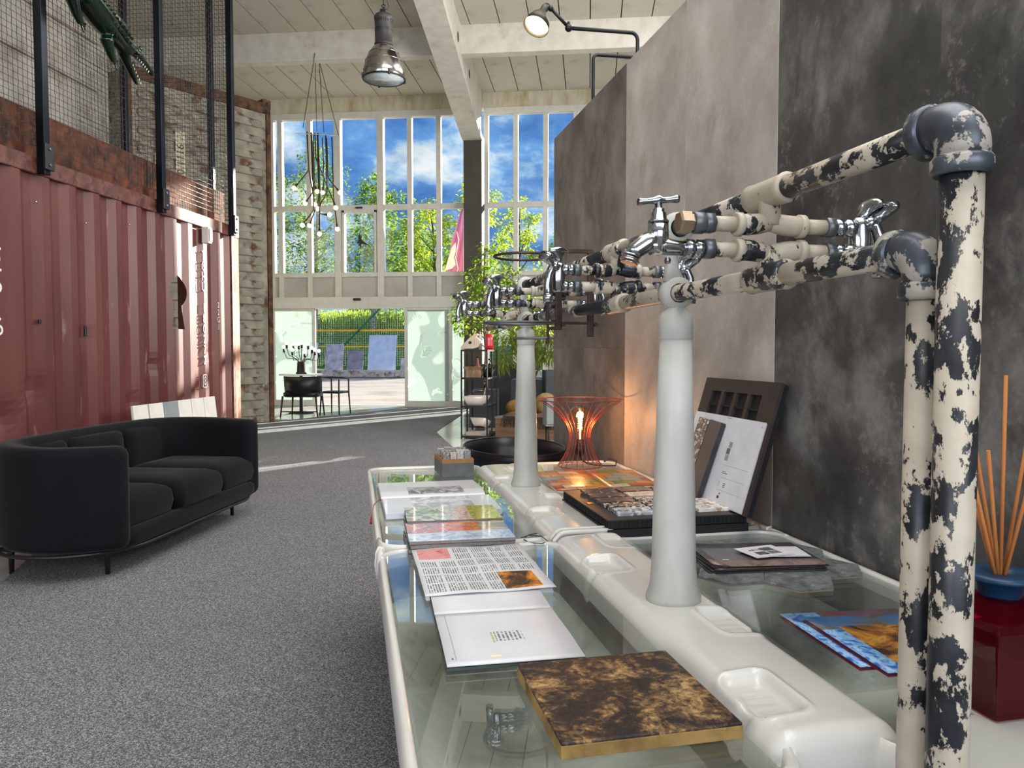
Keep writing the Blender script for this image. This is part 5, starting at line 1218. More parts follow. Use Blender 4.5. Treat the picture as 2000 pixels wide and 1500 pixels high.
for a, b, c, y in rods:
    p0, p1, p2 = Vector(cw(*a, y)), Vector(cw(*b, y)), Vector(cw(*c, y * 1.6))
    m1 = p1 + (p0 - p1).normalized() * 0.05; m2 = p1 + (p2 - p1).normalized() * 0.05
    dd = (p2 - p1).normalized()
    mb = MB(); mb.tube([p0, m1, p1 * 0.6 + (m1 + m2) * 0.2, m2, p2 - dd * 0.06], 0.011, 6); r_ = mb.build('rod', BRS, ch)
    mb = MB(); mb.cyl(p2 - dd * 0.09, p2 - dd * 0.03, 0.02, n=10); mb.build('lampholder', BRS, r_)
    mb = MB(); mb.sph(tuple(p2), 0.042, 12, 8); mb.build('bulb', LAMPG, r_)

# ------------------------------------------------------------------ swing-arm lamps on the display wall
wl = thing('wall_lamp', 'black swing-arm lamp lit above the display wall', 'lamp', T(0.66, 1.92, 2.5), TA)
mb = MB(); mb.tube([(0, 0, -0.2), (0, 0, 0.16)] + [(-0.03 + 0.03 * cos(R(a)), 0, 0.16 + 0.03 * sin(R(a))) for a in range(15, 91, 15)] + [(-0.32, 0.0, 0.185)], 0.0085, 10); mb.build('pipe_arm', BLACK, wl)
mb = MB(); mb.sph((-0.325, 0, 0.185), 0.017, 12, 8); mb.cyl((-0.325, 0, 0.195), (-0.325, 0, 0.212), 0.007, n=8); mb.build('elbow_joint', BLACK, wl)
mb = MB(); mb.tube([(-0.325, 0, 0.187), (-0.405, -0.01, 0.255)], 0.0075, 8); mb.build('fore_arm', BLACK, wl)
mb = MB(); mb.sph((-0.41, -0.01, 0.258), 0.013, 10, 8); mb.tube(arc((-0.43, -0.012, 0.262), 0.016, 0, 180, 10, 'xz'), 0.0025, 6); mb.build('head_joint', BLACK, wl)
dh = Vector((-0.42, -0.30, -0.86)).normalized(); hb = Vector((-0.437, -0.013, 0.258)); MH = along(hb, dh, 0)
mb = MB(); mb.lathe([(0.0, -0.012), (0.013, -0.012), (0.017, 0.0), (0.019, 0.035), (0.026, 0.04), (0.040, 0.06), (0.052, 0.088), (0.058, 0.118), (0.056, 0.118), (0.050, 0.09), (0.038, 0.064), (0.02, 0.05), (0.0, 0.05)], 28, MH, caps=False); shd = mb.build('shade', P('black_olive_shade', (40, 36, 24), (52, 46, 30), 6, rough=0.4), wl)
mb = MB(); mb.lathe([(0.0565, 0.1175), (0.0495, 0.09), (0.0375, 0.0642), (0.0195, 0.0505)], 28, MH, caps=False); mb.build('shade_lining', P('cream_lining', (232, 214, 160), rough=0.5), shd)
mb = MB(); pb = MH @ Vector((0, 0, 0.085)); mb.sph(tuple(pb), 0.021, 14, 10); mb.build('bulb', EM('lit_bulb_warm', (255, 236, 196), 9), wl)
ld = bpy.data.lights.new('wall_lamp_light', 'POINT'); ld.energy = 2.2; ld.color = (1, 0.86, 0.62); ld.shadow_soft_size = 0.02
lo = bpy.data.objects.new('wall_lamp_light', ld); COL.objects.link(lo); lo.parent = wl; lo.location = MH @ Vector((0, 0, 0.112))
w2 = thing('lamp_pipe_arm', 'bent black pipe arm rising behind the far end of the display wall', 'pipe arm', T(0.71, 2.72, 2.5), TA)
mb = MB(); mb.tube([(0, 0, -0.2), (0, 0, 0.37)] + [(0.03 - 0.03 * cos(R(a)), 0, 0.37 + 0.03 * sin(R(a))) for a in range(15, 91, 15)] + [(0.5, -0.05, 0.385)], 0.010, 10); mb.build('pipe', BLACK, w2)
mb = MB(); mb.bx(-0.03, 0.03, -0.03, 0.03, -0.22, -0.19); mb.build('mount', BLACK, w2)

# ------------------------------------------------------------------ black open shelf rack with basins
rk = thing('shelf_rack', 'thin black open metal rack with four levels near the glass door', 'rack', (-1.59, 10.95, 0), R(-4))
rw_, rdp, rhh = 0.185, 0.35, 1.265
for x in (-rw_, rw_):
    for y in (-rdp, 0, rdp):
        if x > 0 and y == 0: pass
        mb = MB(); mb.bx(x - 0.010, x + 0.010, y - 0.010, y + 0.010, 0, rhh); mb.build('upright', BLACK, rk)
for z in (0.03, 0.46, 0.86, rhh - 0.01):
    mb = MB()
    for q in ((-rw_, rw_, -rdp - .01, -rdp + .01), (-rw_, rw_, rdp - .01, rdp + .01), (-rw_ - .01, -rw_ + .01, -rdp, rdp), (rw_ - .01, rw_ + .01, -rdp, rdp)): mb.bx(q[0], q[1], q[2], q[3], z - 0.012, z + 0.012)
    mb.build('shelf_frame', BLACK, rk)
    if z < 1.2: mb = MB(); mb.bx(-rw_, rw_, -rdp, rdp, z + 0.001, z + 0.011); mb.build('shelf_board', P('dark_glass_shelf', (44, 46, 48), rough=0.15), rk)
def RK(x, y, z):
    a = R(-4); return (-1.59 + x * cos(a) - y * sin(a), 10.95 + x * sin(a) + y * cos(a), z)
CER = P('ceramic_beige', (206, 196, 186), (216, 207, 198), 4, rough=0.12, coat=0.5)
def washbasin(label, loc, w, d, h, rot, rz):
    o = thing('wash_basin', label, 'basin', loc, 0, rot=(rot, 0, rz))
    mb = MB(); l = []
    for ins, z in ((0.05, 0.0), (0.03, h * .3), (0.0, h * .97), (0.003, h), (0.012, h), (0.018, h * .93), (0.05, h * .3), (0.08, h * .2)):
        l.append([(x, y, z) for x, y in rrect(-w / 2 + ins, w / 2 - ins, -d / 2 + ins, d / 2 - ins, 0.02, 3)])
    mb.loft(l); mb.build('bowl', CER, o)
    mb = MB(); mb.cyl((0, 0, h * .2), (0, 0, h * .22), 0.02, n=14); mb.build('drain', CHROME, o); return o
washbasin('rectangular beige wash basin on the third rack shelf', RK(-0.01, -0.14, 0.472), 0.33, 0.36, 0.13, 0, R(-4))
washbasin('small beige wash basin tilted on the lowest rack shelf', RK(0.02, -0.05, 0.145), 0.24, 0.28, 0.11, R(-16), R(-14))
mb = MB(); mb.bx(-0.14, 0.14, -0.2, 0.2, 0, 0.05); o = mb.build('stone_sample', P('mat_weave', (150, 140, 128), (186, 178, 168), 60, rough=0.9, bmp=0.4), bevel=0.004, loc=RK(0.0, -0.1, 0.0415), rot=(0, 0, R(-4))); tag(o, 'thick pale ribbed slab under the tilted basin on the rack', 'slab')
mb = MB(); mb.bx(-0.06, 0.06, -0.05, 0.05, 0, 0.05); o = mb.build('wooden_block', P('dark_block', (50, 40, 38), rough=0.6), bevel=0.004, loc=RK(0.02, -0.05, 0.092)); tag(o, 'small dark block propping the tilted basin', 'block')
tp_ = thing('basin_mixer', 'brushed steel basin mixer tap behind the wash basin on the rack', 'tap', RK(0.0, 0.12, 0.472))
STS = P('brushed_steel', (140, 132, 124), (168, 160, 152), 20, rough=0.3, metal=1.0)
mb = MB(); mb.cyl((0.05, 0, 0), (0.05, 0, 0.27), 0.02, n=14); mb.build('body', STS, tp_)
mb = MB(); mb.cyl((0.05, 0, 0.19), (-0.13, 0, 0.19), 0.012, n=12); mb.cyl((-0.12, 0, 0.19), (-0.12, 0, 0.16), 0.010, n=10); mb.build('spout', STS, tp_)
mb = MB(); mb.cyl((0.05, 0, 0.275), (0.05, 0, 0.33), 0.018, n=14); mb.build('lever', STS, tp_)
# log block, bottles
lg = thing('log_block', 'rough brown log block on the upper rack shelf', 'wood block', RK(-0.05, -0.15, 0.872), R(-4))
mb = MB(); mb.loft([[(x + 0.012 * sin(7 * x + z * 40), y + 0.01 * sin(9 * y + 30 * z), z) for x, y in rrect(-0.12 + ins, 0.12 - ins, -0.1 + ins, 0.1 - ins, 0.02, 3)] for ins, z in ((0.012, 0), (0.0, 0.05), (0.006, 0.1), (-0.006, 0.15))], smooth=False); mb.build('log', P('log_bark', (110, 86, 66), (150, 122, 96), 16, rough=0.9, stretch=(1, 1, 0.3), bmp=0.6), lg)
def bottle(label, loc, r, h, mat, cap, neck=0.35):
    o = thing('bottle', label, 'bottle', loc)
    mb = MB(); mb.lathe([(0.0, 0), (r, 0), (r, h * (1 - neck)), (r * .8, h * (1 - neck) + r * .4), (r * .3, h * (1 - neck) + r * .9), (r * .28, h * .95)], 18); mb.build('glass_body', mat, o)
    mb = MB(); mb.lathe([(r * .34, h * .93), (r * .36, h), (0, h)], 14); mb.build('cap', cap, o)
DKG = P('dark_bottle_glass', (14, 14, 16), (26, 24, 24), 5, rough=0.06, coat=0.8)
AMB = P('amber_liquor', (120, 66, 40), (150, 90, 60), 4, rough=0.06, coat=0.8)
REDC = P('red_cap', (190, 40, 36), rough=0.35)
CLR = P('clear_spirit', (196, 190, 186), rough=0.06, coat=0.8)
bottle('round amber bottle with dark neck behind the log block', RK(-0.03, 0.03, 0.872), 0.055, 0.30, AMB, BLACK, 0.55)
bottle('dark bottle with a red cap beside the log block', RK(0.125, -0.17, 0.872), 0.034, 0.235, DKG, REDC)
bottle('dark bottle without a coloured cap behind the red-capped one', RK(0.15, 0.04, 0.872), 0.038, 0.26, DKG, BLACK)
bottle('slim clear bottle with a red top standing on the rack top', RK(-0.06, 0.33, 1.27), 0.024, 0.29, CLR, REDC, 0.25)
# carved head-like ornament on the rack
orn = thing('wedge_ornament', 'beige wedge-shaped head ornament with a round black eye on top of the rack', 'ornament', RK(-0.05, -0.18, 1.268), R(-4))
pol = [(-0.17, 0.0), (-0.175, 0.03), (-0.13, 0.09), (-0.05, 0.17), (0.01, 0.215), (0.06, 0.235), (0.085, 0.21), (0.05, 0.185), (0.13, 0.12), (0.145, 0.085), (0.10, 0.075), (0.07, 0.03), (0.0, 0.012), (-0.10, 0.01)]
mb = MB(); mb.prism(pol, -0.05, 0.05, Matrix.Rotation(R(90), 4, 'X')); mb.build('head', P('beige_resin', (190, 172, 152), (206, 190, 172), 5, rough=0.3), orn, bevel=0.012, seg=3)
mb = MB(); mb.cyl((-0.035, -0.056, 0.10), (-0.035, -0.045, 0.10), 0.022, n=18); mb.build('eye', BLACK, orn)
for k in range(3):
    mb = MB(); mb.bx(0.03 + k * 0.03, 0.042 + k * 0.03, -0.054, 0.054, 0.06 + k * 0.012, 0.17 - k * 0.02, Matrix.Rotation(R(-30), 4, 'Y') if False else None); mb.build('fin', P('beige_resin', (190, 172, 152)), orn, bevel=0.004)
mb = MB(); mb.loft([[(0.10 + x, y, z) for x, y in rrect(-w, w, -0.05, 0.05, 0.02, 3)] for w, z in ((0.055, 0.0), (0.06, 0.06), (0.05, 0.14), (0.055, 0.22), (0.03, 0.235))]); o = mb.build('vase', P('red_glaze', (170, 20, 30), (190, 34, 40), 5, rough=0.15, coat=0.6), loc=RK(0.03, 0.1, 1.268)); tag(o, 'glossy red angular vase behind the beige ornament on the rack', 'vase')

# ------------------------------------------------------------------ far right corner: bench, cabinets, plants
WD = P('bench_wood', (120, 88, 68), (150, 116, 92), 8, rough=0.7, stretch=(0.3, 1, 4), bmp=0.3)
be = thing('wooden_bench', 'low brown timber block bench behind the rack', 'bench', (-0.80, 11.0, 0), R(-20))
mb = MB(); mb.bx(-0.48, 0.5, -0.3, 0.3, 0.0, 0.27); mb.build('block', WD, be, bevel=0.01)
mb = MB(); mb.bx(-0.485, 0.505, -0.305, 0.305, 0.27, 0.30); mb.build('top', P('bench_grey_top', (120, 118, 114), rough=0.4), be, bevel=0.004)
thr = thing('fur_throw', 'dark brown fringed throw draped over the timber bench', 'throw', (-0.78, 10.95, 0.301), R(-20))
mb = MB(); mb.grid(lambda i, j: (-0.36 + 0.8 * i, -0.31 + 0.5 * j, 0.012 + 0.05 * sin(3 * i + 2) ** 2 * sin(pi * j) + 0.02 * sin(14 * i) * sin(9 * j) ** 2), 26, 18); mb.build('fabric', P('throw_brown', (70, 52, 42), (110, 84, 66), 14, rough=0.95, bmp=0.6), thr, solid=0.012)
mb = MB()
for k in range(60):
    x = -0.36 + 0.8 * k / 59; mb.tube([(x, -0.31, 0.012), (x + random.uniform(-.02, .02), -0.33, -0.02), (x + random.uniform(-.03, .03), -0.335, -0.10 - random.random() * .05)], 0.005, 4)
o = mb.build('fringe', P('fringe_brown', (44, 34, 28), rough=0.95), thr); o['kind'] = 'stuff'
for k, (x, y, z, mt, lab) in enumerate(((-1.05, 11.1, 0.42, P('mustard_fur', (120, 88, 40), (150, 112, 54), 20, rough=0.95, bmp=0.5), 'mustard brown cushion lying on the dark throw'), (-0.62, 11.05, 0.47, P('straw_fur', (130, 106, 60), (170, 142, 90), 40, rough=0.95, bmp=0.8, stretch=(1, 1, 0.2)), 'shaggy straw-coloured cushion standing on the bench'))):
    o = thing('cushion', lab, 'cushion', (x, y, z), R(-20))
    mb = MB(); mb.sph((0, 0, 0), 0.2, 20, 12, (0.9, 0.5, 0.55) if k == 0 else (0.85, 0.45, 0.85)); mb.build('cover', mt, o)
    mb = MB(); mb.tube([(0.18 * cos(R(a)), 0, 0.11 * sin(R(a)) * (1 if k == 0 else 1.5)) for a in range(0, 360, 15)], 0.006, 5, closed=True); mb.build('piping', mt, o)
NAVY = P('charcoal_cabinet', (34, 38, 44), (42, 46, 52), 4, rough=0.4)
def cabinet(label, x, y, w, d, h, rz=0, z0=0.0, mat=NAVY, legs=0.0):
    o = thing('cabinet', label, 'cabinet', (x, y, 0), rz)
    mb = MB(); mb.bx(-w / 2, w / 2, -d / 2, d / 2, z0, z0 + h); mb.build('carcass', mat, o, bevel=0.004)
    for k in (0, 1):
        mb = MB(); mb.bx(-w / 2 + 0.01 + k * w / 2, -0.005 + k * (w / 2 - 0.005), -d / 2 - 0.018, -d / 2, z0 + 0.03, z0 + h - 0.01); f = mb.build('door', mat, o, bevel=0.002)
        mb = MB(); mb.bx((0.012 if k else -0.022), (0.022 if k else -0.012), -d / 2 - 0.03, -d / 2 - 0.018, z0 + h * .45, z0 + h * .6); mb.build('handle', BLACK, f)
    if legs:
        for sx_ in (-1, 1):
            for sy_ in (-1, 1): mb = MB(); mb.cyl((sx_ * (w / 2 - .04), sy_ * (d / 2 - .04), 0), (sx_ * (w / 2 - .04), sy_ * (d / 2 - .04), z0), 0.012, n=8); mb.build('leg', BLACK, o)
cabinet('wide charcoal cabinet standing behind the black rack', -1.75, 14.3, 0.95, 0.5, 1.0)
cabinet('tall charcoal cabinet beside the end of the display wall', -0.50, 11.9, 0.42, 0.45, 0.95, R(10))
cabinet('grey box cabinet on thin legs in front of the tall charcoal one', -0.42, 9.9, 0.32, 0.35, 0.36, R(10), 0.28, P('concrete_grey', (120, 124, 124), (134, 138, 138), 5, rough=0.6), 1)
LEAFA = P('ficus_leaf', (48, 84, 26), (118, 150, 44), 3, rough=0.4); LEAFB = P('palm_leaf', (56, 84, 34), (140, 152, 60), 3, rough=0.45)
def leafify(mat, tr_col, w=0.45):
    t = mat.node_tree; b = [n for n in t.nodes if n.type == 'BSDF_PRINCIPLED'][0]; o = [n for n in t.nodes if n.type == 'OUTPUT_MATERIAL'][0]
    tl = N(t, 'ShaderNodeBsdfTranslucent'); tl.inputs[0].default_value = S(*tr_col); mx = N(t, 'ShaderNodeMixShader'); mx.inputs[0].default_value = w
    t.links.new(b.outputs[0], mx.inputs[1]); t.links.new(tl.outputs[0], mx.inputs[2]); t.links.new(mx.outputs[0], o.inputs[0]); return mat
leafify(LEAFA, (170, 200, 60)); leafify(LEAFB, (180, 190, 80))
def leaf_cloud(mb, c, rad, n, ln, wd, droop=0.3, shell=0.5):
    for _ in range(n):
        d = Vector((random.gauss(0, 1), random.gauss(0, 1), random.gauss(0, 1))).normalized(); k = shell + (1 - shell) * random.random()
        p = Vector((c[0] + d.x * rad[0] * k, c[1] + d.y * rad[1] * k, c[2] + d.z * rad[2] * k))
        f = Vector((d.x + random.gauss(0, .6), d.y + random.gauss(0, .6), d.z * .4 - droop + random.gauss(0, .4))).normalized()
        s_ = f.cross(Vector((random.gauss(0, .4), random.gauss(0, .4), 1))).normalized(); up = s_.cross(f) * (wd * 0.25)
        l = ln * random.uniform(.7, 1.2); a = p + f * l * .45
        mb.add([p, a - s_ * wd + up, p + f * l, a + s_ * wd + up, a], [(0, 1, 4), (1, 2, 4), (2, 3, 4), (3, 0, 4)])
BARK = P('bark', (86, 70, 54), (120, 100, 78), 20, rough=0.9)
fp = thing('ficus_plant', 'tall ficus in a black planter rising beside the dark column', 'plant', (-1.72, 12.4, 0))
mb = MB(); mb.bx(-0.22, 0.22, -0.22, 0.22, 0, 0.62); mb.build('planter', NAVY, fp, bevel=0.01)
mb = MB(); mb.tube([(0, 0, 0.5), (0.03, 0.02, 1.2), (-0.02, 0, 2.0), (0.02, 0, 2.9)], [.03, .026, .02, .008], 8)
cl = [((0.0, 0, 2.92), .12, 36), ((-0.02, 0, 2.7), .22, 80), ((0.14, 0, 2.5), .28, 120), ((-0.14, 0.05, 2.4), .28, 120), ((0.36, 0, 2.28), .3, 130), ((0.0, -.1, 2.15), .32, 140), ((-0.3, 0, 2.05), .28, 120), ((-0.42, 0, 1.85), .2, 70), ((0.25, 0, 1.95), .32, 130), ((-0.25, .1, 1.75), .3, 100), ((0.5, 0, 2.0), .26, 90), ((-0.4, 0, 1.62), .14, 36), ((0.1, 0.1, 1.7), .3, 90), ((0.42, 0, 2.45), .26, 90), ((0.66, 0, 2.2), .28, 110), ((0.82, 0, 1.95), .24, 80), ((0.62, 0, 1.75), .28, 90)]
for c, r, n_ in cl: mb.tube([(0, 0, min(2.3, c[2] - .3)), c], [.009, .004], 5)
mb.build('trunk', BARK, fp)
mb = MB()
for c, r, n_ in cl: leaf_cloud(mb, c, (r, r, r * .85), int(n_ * 1.3), 0.085, 0.022, .5, .3)
o = mb.build('foliage', LEAFA, fp); o['kind'] = 'stuff'
pp = thing('palm_plant', 'feathery long-leaved plant in a black planter behind the near column', 'plant', (-1.0, 12.6, 0))
mb = MB(); mb.bx(-0.28, 0.28, -0.25, 0.25, 0, 0.78); mb.build('planter', NAVY, pp, bevel=0.01)
mb = MB(); mb.tube([(0, 0, 0.7), (0.1, 0, 1.2), (0.05, 0, 2.0)], [.025, .02, .01], 7); mb.tube([(0.05, 0, 0.7), (0.25, 0, 1.15), (0.3, 0, 1.5)], [.02, .016, .008], 7); mb.build('stem', BARK, pp)
mb = MB()
for c, r, n_ in (((0.0, 0, 1.75), .4, 190), ((0.3, 0, 1.6), .34, 190), ((-0.3, 0, 1.45), .34, 170), ((0.1, 0, 1.3), .38, 160), ((0.42, 0, 1.25), .3, 120), ((-0.42, 0, 1.1), .24, 90), ((0.15, 0, 2.0), .3, 110)): leaf_cloud(mb, c, (r, r, r * .8), n_, 0.2, 0.016, .9, .1)
o = mb.build('foliage', LEAFB, pp); o['kind'] = 'stuff'
tb = thing('black_tub', 'large round black tub with a thin rim just beyond the trough', 'tub', (-0.40, 4.03, 0), TA)
tb.scale = (0.64, 1, 1)
mb = MB(); mb.lathe([(0.0, 0.0), (0.28, 0.0), (0.30, 0.02), (0.36, 0.35), (0.415, 0.70), (0.42, 0.735), (0.414, 0.74), (0.405, 0.735), (0.39, 0.68), (0.34, 0.36), (0.28, 0.12), (0.0, 0.10)], 56); mb.build('shell', P('matt_black_tub', (16, 19, 24), (22, 25, 30), 5, rough=0.35), tb)
mb = MB(); mb.tube(arc((0, 0, 0.737), 0.413, 0, 354, 60, 'xy'), 0.008, 8, closed=True); mb.build('rolled_rim', P('matt_black_tub', (16, 19, 24)), tb)

# ------------------------------------------------------------------ black armchair and side table by the door
ac = thing('armchair', 'black armchair with wide curved backrest near the glass door', 'chair', (-5.42, 13.95, 0), R(4))
mb = MB()
mb.loft([[(0.36 * sin(R(a)) * k, -0.30 + 0.34 * (1 - cos(R(a))), z) for a in range(-80, 81, 10)] + [(0.33 * sin(R(a)) * k, -0.265 + 0.32 * (1 - cos(R(a))), z) for a in range(80, -81, -10)] for z, k in ((0.44, 0.97), (0.6, 1.0), (0.77, 1.03))]); mb.build('backrest', P('black_leather', (16, 18, 22), (22, 24, 28), 10, rough=0.4), ac)
mb = MB(); mb.loft([[(x, y, z) for x, y in rrect(-0.33 + i_, 0.33 - i_, -0.26 + i_, 0.3 - i_, 0.12, 4)] for i_, z in ((0.02, 0.38), (0, 0.40), (0, 0.46), (0.03, 0.475))]); mb.build('seat', P('black_leather', (16, 18, 22)), ac)
for x, y in ((-0.33, -0.24), (0.33, -0.24), (-0.3, 0.27), (0.3, 0.27)):
    mb = MB(); mb.tube([(x * 1.06, y * 1.15, 0), (x * 0.95, y, 0.40)], [0.013, 0.02], 8); mb.build('leg', BLACK, ac)
mb = MB(); mb.bx(-0.34, 0.34, -0.262, -0.245, 0.10, 0.12); mb.build('stretcher', BLACK, ac)
a2 = thing('side_chair', 'slim black armchair seen edge-on beside the wide one', 'chair', (-4.98, 14.5, 0), R(80))
mb = MB(); mb.bx(-0.2, 0.22, -0.2, 0.2, 0.42, 0.46); mb.build('seat', BLACK, a2, bevel=0.01)
for x in (-0.2, 0.2):
    for y in (-0.19, 0.19): mb = MB(); mb.tube([(x * 1.15, y * 1.1, 0), (x, y, 0.42), (x * 0.98, y, 0.70)], [.012, .017, .014], 8); mb.build('leg', BLACK, a2)
mb = MB(); mb.tube([(0.2, -0.19, 0.70), (-0.12, -0.21, 0.73), (-0.24, 0, 0.74), (-0.12, 0.21, 0.73), (0.2, 0.19, 0.70)], 0.018, 8); mb.build('arm_bow', BLACK, a2)
st_ = thing('round_table', 'small white-topped table behind the black armchairs', 'table', (-5.75, 14.7, 0))
mb = MB(); mb.lathe([(0, .76), (.42, .76), (.43, .775), (.42, .79), (0, .79)], 32); mb.build('top', P('table_white', (224, 226, 224), rough=0.2), st_)
mb = MB(); mb.lathe([(0, 0), (.25, 0), (.25, .015), (.04, .04), (.03, .76)], 24); mb.build('pedestal_leg', BLACK, st_)
bl = thing('bulb_table_lamp', 'black table lamp with a spray of curved arms and small white bulbs', 'lamp', (-5.70, 14.6, 0.791))
mb = MB(); mb.lathe([(0, 0), (.11, 0), (.11, .03), (.09, .04), (.08, .24), (.0, .25)], 20); mb.build('base', BLACK, bl)
for k, (x, z) in enumerate(((-.30, .52), (-.2, .50), (-.14, .38), (-.05, .5), (.03, .34), (.05, .52), (.14, .50), (.18, .42), (.32, .38), (.36, .36), (-.4, .44))):
    y = 0.12 * sin(k * 2.1)
    mb = MB(); mb.tube([(x * .1, y * .2, .22), (x * .35, y * .5, .30), (x * .85, y, z * .72), (x, y, z)], .007, 6); a_ = mb.build('arm', BLACK, bl)
    mb = MB(); mb.cyl((x, y, z - .01), (x, y, z + .06), .022, n=10); mb.build('lampholder', BLACK, a_)
    mb = MB(); mb.sph((x, y, z + .10), .038, 12, 8); mb.build('bulb', EM('lit_bulb_white_b', (255, 246, 226), 1.6) if 'lit_bulb_white_b' not in MATS else MATS['lit_bulb_white_b'], a_)

# ------------------------------------------------------------------ outside: slabs, net, car, flag, trees
def slab(label, x0, x1, z1, c1, c2, y=35.6):
    o = thing('stone_slab', label, 'slab', ((x0 + x1) / 2, y, 0.30), rot=(R(-12), 0, 0)); w = (x1 - x0) / 2
    mb = MB(); mb.bx(-w, w, 0, 0.04, 0.0, z1); mb.build('face', P('slab_' + label[:9], c1, c2, 3, rough=0.25, coat=0.3), o, bevel=0.01)
    mb = MB(); mb.bx(w * .7, w * .76, 0.04, 0.09, 0.0, z1 * .8); mb.build('prop', BARK, o)
slab('veined grey-violet slab leaning at the kerb, left of the smaller one', -12.75, -11.85, 1.32, (150, 142, 150), (200, 194, 200))
slab('small plain violet-grey slab leaning at the kerb', -11.65, -10.85, 0.98, (120, 112, 124), (150, 142, 154))
slab('largest pale blue slab leaning at the kerb in the doorway view', -10.62, -9.25, 1.75, (176, 192, 216), (200, 212, 232))
slab('low mottled slab leaning at the kerb on the right', -9.0, -8.2, 0.62, (150, 146, 150), (210, 206, 206))
slab('narrow pale slab at the left edge of the doorway view', -13.6, -13.15, 1.38, (200, 200, 206), (214, 214, 220))
vn = thing('volleyball_net', 'volleyball net with two yellow bands beyond the kerb', 'net', (-11.7, 38.0, 0))
YEL = P('yellow_band', (232, 176, 20), (244, 192, 40), 6, rough=0.6)
for z, h_ in ((2.30, 0.10), (1.47, 0.075)):
    mb = MB(); mb.loft([[(x, -0.01, z + 0.00035 * 80 * (x / 5) ** 2 - h_ / 2), (x, 0.01, z + 0.028 * (x / 5) ** 2 - h_ / 2), (x, 0.01, z + 0.028 * (x / 5) ** 2 + h_ / 2), (x, -0.01, z + 0.028 * (x / 5) ** 2 + h_ / 2)] for x in [-5 + k * 0.5 for k in range(21)]], smooth=False); mb.build('band', YEL, vn)
NETW = P('net_cord', (190, 200, 186), rough=0.8); mb = MB()
for k in range(84): mb.bar((-5 + k * .12, 0, 0.5), (-5 + k * .12, 0, 4.2), 0.008)
for k in range(32): mb.bar((-5, 0, 0.5 + k * .12), (5, 0, 0.5 + k * .12), 0.008)
o = mb.build('net_mesh', NETW, vn); o['kind'] = 'stuff'
GRNP = P('green_pole', (12, 92, 78), rough=0.5)
mb = MB(); mb.tube([(-1.9, -0.15, 0.45), (1.7, -0.15, 4.0)], 0.045, 8); mb.build('brace_pole', GRNP, vn)
mb = MB(); mb.tube([(0.62, -0.12, 0.3), (0.62, -0.12, 1.8)], 0.06, 8); mb.build('green_post', GRNP, vn)
for x, z in ((-0.95, 1.62), (1.35, 1.7)): mb = MB(); mb.tube([(x, -0.1, 0.4), (x, -0.1, z)], 0.03, 6); mb.build('white_stake', WPAINT, vn)
for x in (-5, 5): mb = MB(); mb.tube([(x, 0, 0.2), (x, 0, 4.2)], 0.05, 8); mb.build('net_post', GRNP, vn)
# tall grass fringe
mb = MB()
for k in range(5200):
    x = random.uniform(-26, 2); y = random.uniform(47, 49.6); z = 0.3 + min(1, (y - 40) / 9) * 3.0 + .1; h_ = random.uniform(.3, .75); lx = random.uniform(-.2, .2)
    mb.add([(x - .05, y, z), (x + .05, y, z), (x + lx, y + random.uniform(-.1, .1), z + h_)], [(0, 1, 2)])
o = mb.build('tall_grass', leafify(P('grass_blade', (110, 150, 40), (170, 196, 70), 1.5, rough=0.8), (190, 214, 70))); o['kind'] = 'stuff'; o['label'] = 'bright tall grass along the top of the bank'; o['category'] = 'grass'
car = thing('car', 'white car parked behind the tall grass on the bank', 'car', (-15.2, 52.4, 3.0))
CARW = P('car_white', (214, 218, 226), rough=0.2, coat=0.8); CARG = P('car_glass_blue', (40, 60, 84), (70, 96, 124), 4, rough=0.06)
mb = MB(); mb.loft([[(x, y, z) for x, z in ((-2.1, .35), (2.1, .35), (2.15, .7), (2.0, .88), (1.0, .98), (-1.7, 1.0), (-2.1, .9))] for y in (-.85, -.88, .88, .85)], smooth=False); mb.build('body', CARW, car, bevel=0.05)
mb = MB(); mb.loft([[(x * k, y, z) for x, z in ((-1.7, .98), (1.0, .98), (.35, 1.42), (-1.2, 1.45))] for y, k in ((-.8, 1), (.8, 1))], smooth=False); mb.build('cabin_glass', CARG, car, bevel=0.04)
mb = MB(); mb.bx(-1.2, .35, -.72, .72, 1.42, 1.47); mb.build('roof', CARW, car, bevel=0.02)
for x in (-1.3, 1.3):
    for y in (-.9, .75): mb = MB(); mb.cyl((x, y, .32), (x, y + .15, .32), .32, n=20); mb.build('wheel', BLACK, car)
# feather flag
fg = thing('feather_flag', 'maroon and violet feather flag with a white outlined shape outside the glass', 'flag', (-3.15, 19.0, 0))
mb = MB(); mb.tube([(0, 0, 0), (0, 0, 3.2), (0.0, 0, 4.95)], [.02, .016, .01], 8); mb.build('pole', P('flag_pole_white', (206, 206, 212), rough=0.4), fg)
def flagc(t): return -0.53 * (1 - t) ** 0.75
mb = MB(); mb.grid(lambda i, j: (flagc(j) * (1 - i), 0.02 * sin(18 * i * (1.2 - j) + 5 * j) + 0.015, 3.0 + 1.9 * j), 12, 24)
m, t, b, o_ = newmat('flag_cloth'); vec = coords(t); sp_ = N(t, 'ShaderNodeSeparateXYZ'); t.links.new(vec, sp_.inputs[0])
t.links.new(ramp(t, maprange(t, sp_.outputs[2], 3.0, 4.9), [(0.0, (130, 56, 74)), (0.45, (126, 54, 86)), (0.8, (80, 70, 130)), (1.0, (70, 80, 150))]), b.inputs['Base Color']); b.inputs['Roughness'].default_value = 0.8; leafify(m, (150, 80, 100), 0.4)
mb.build('cloth', m, fg)
pol = [(-0.48, 3.28), (-0.30, 3.85), (-0.20, 3.98), (-0.19, 3.8), (-0.24, 3.6), (-0.2, 3.42), (-0.3, 3.32)]
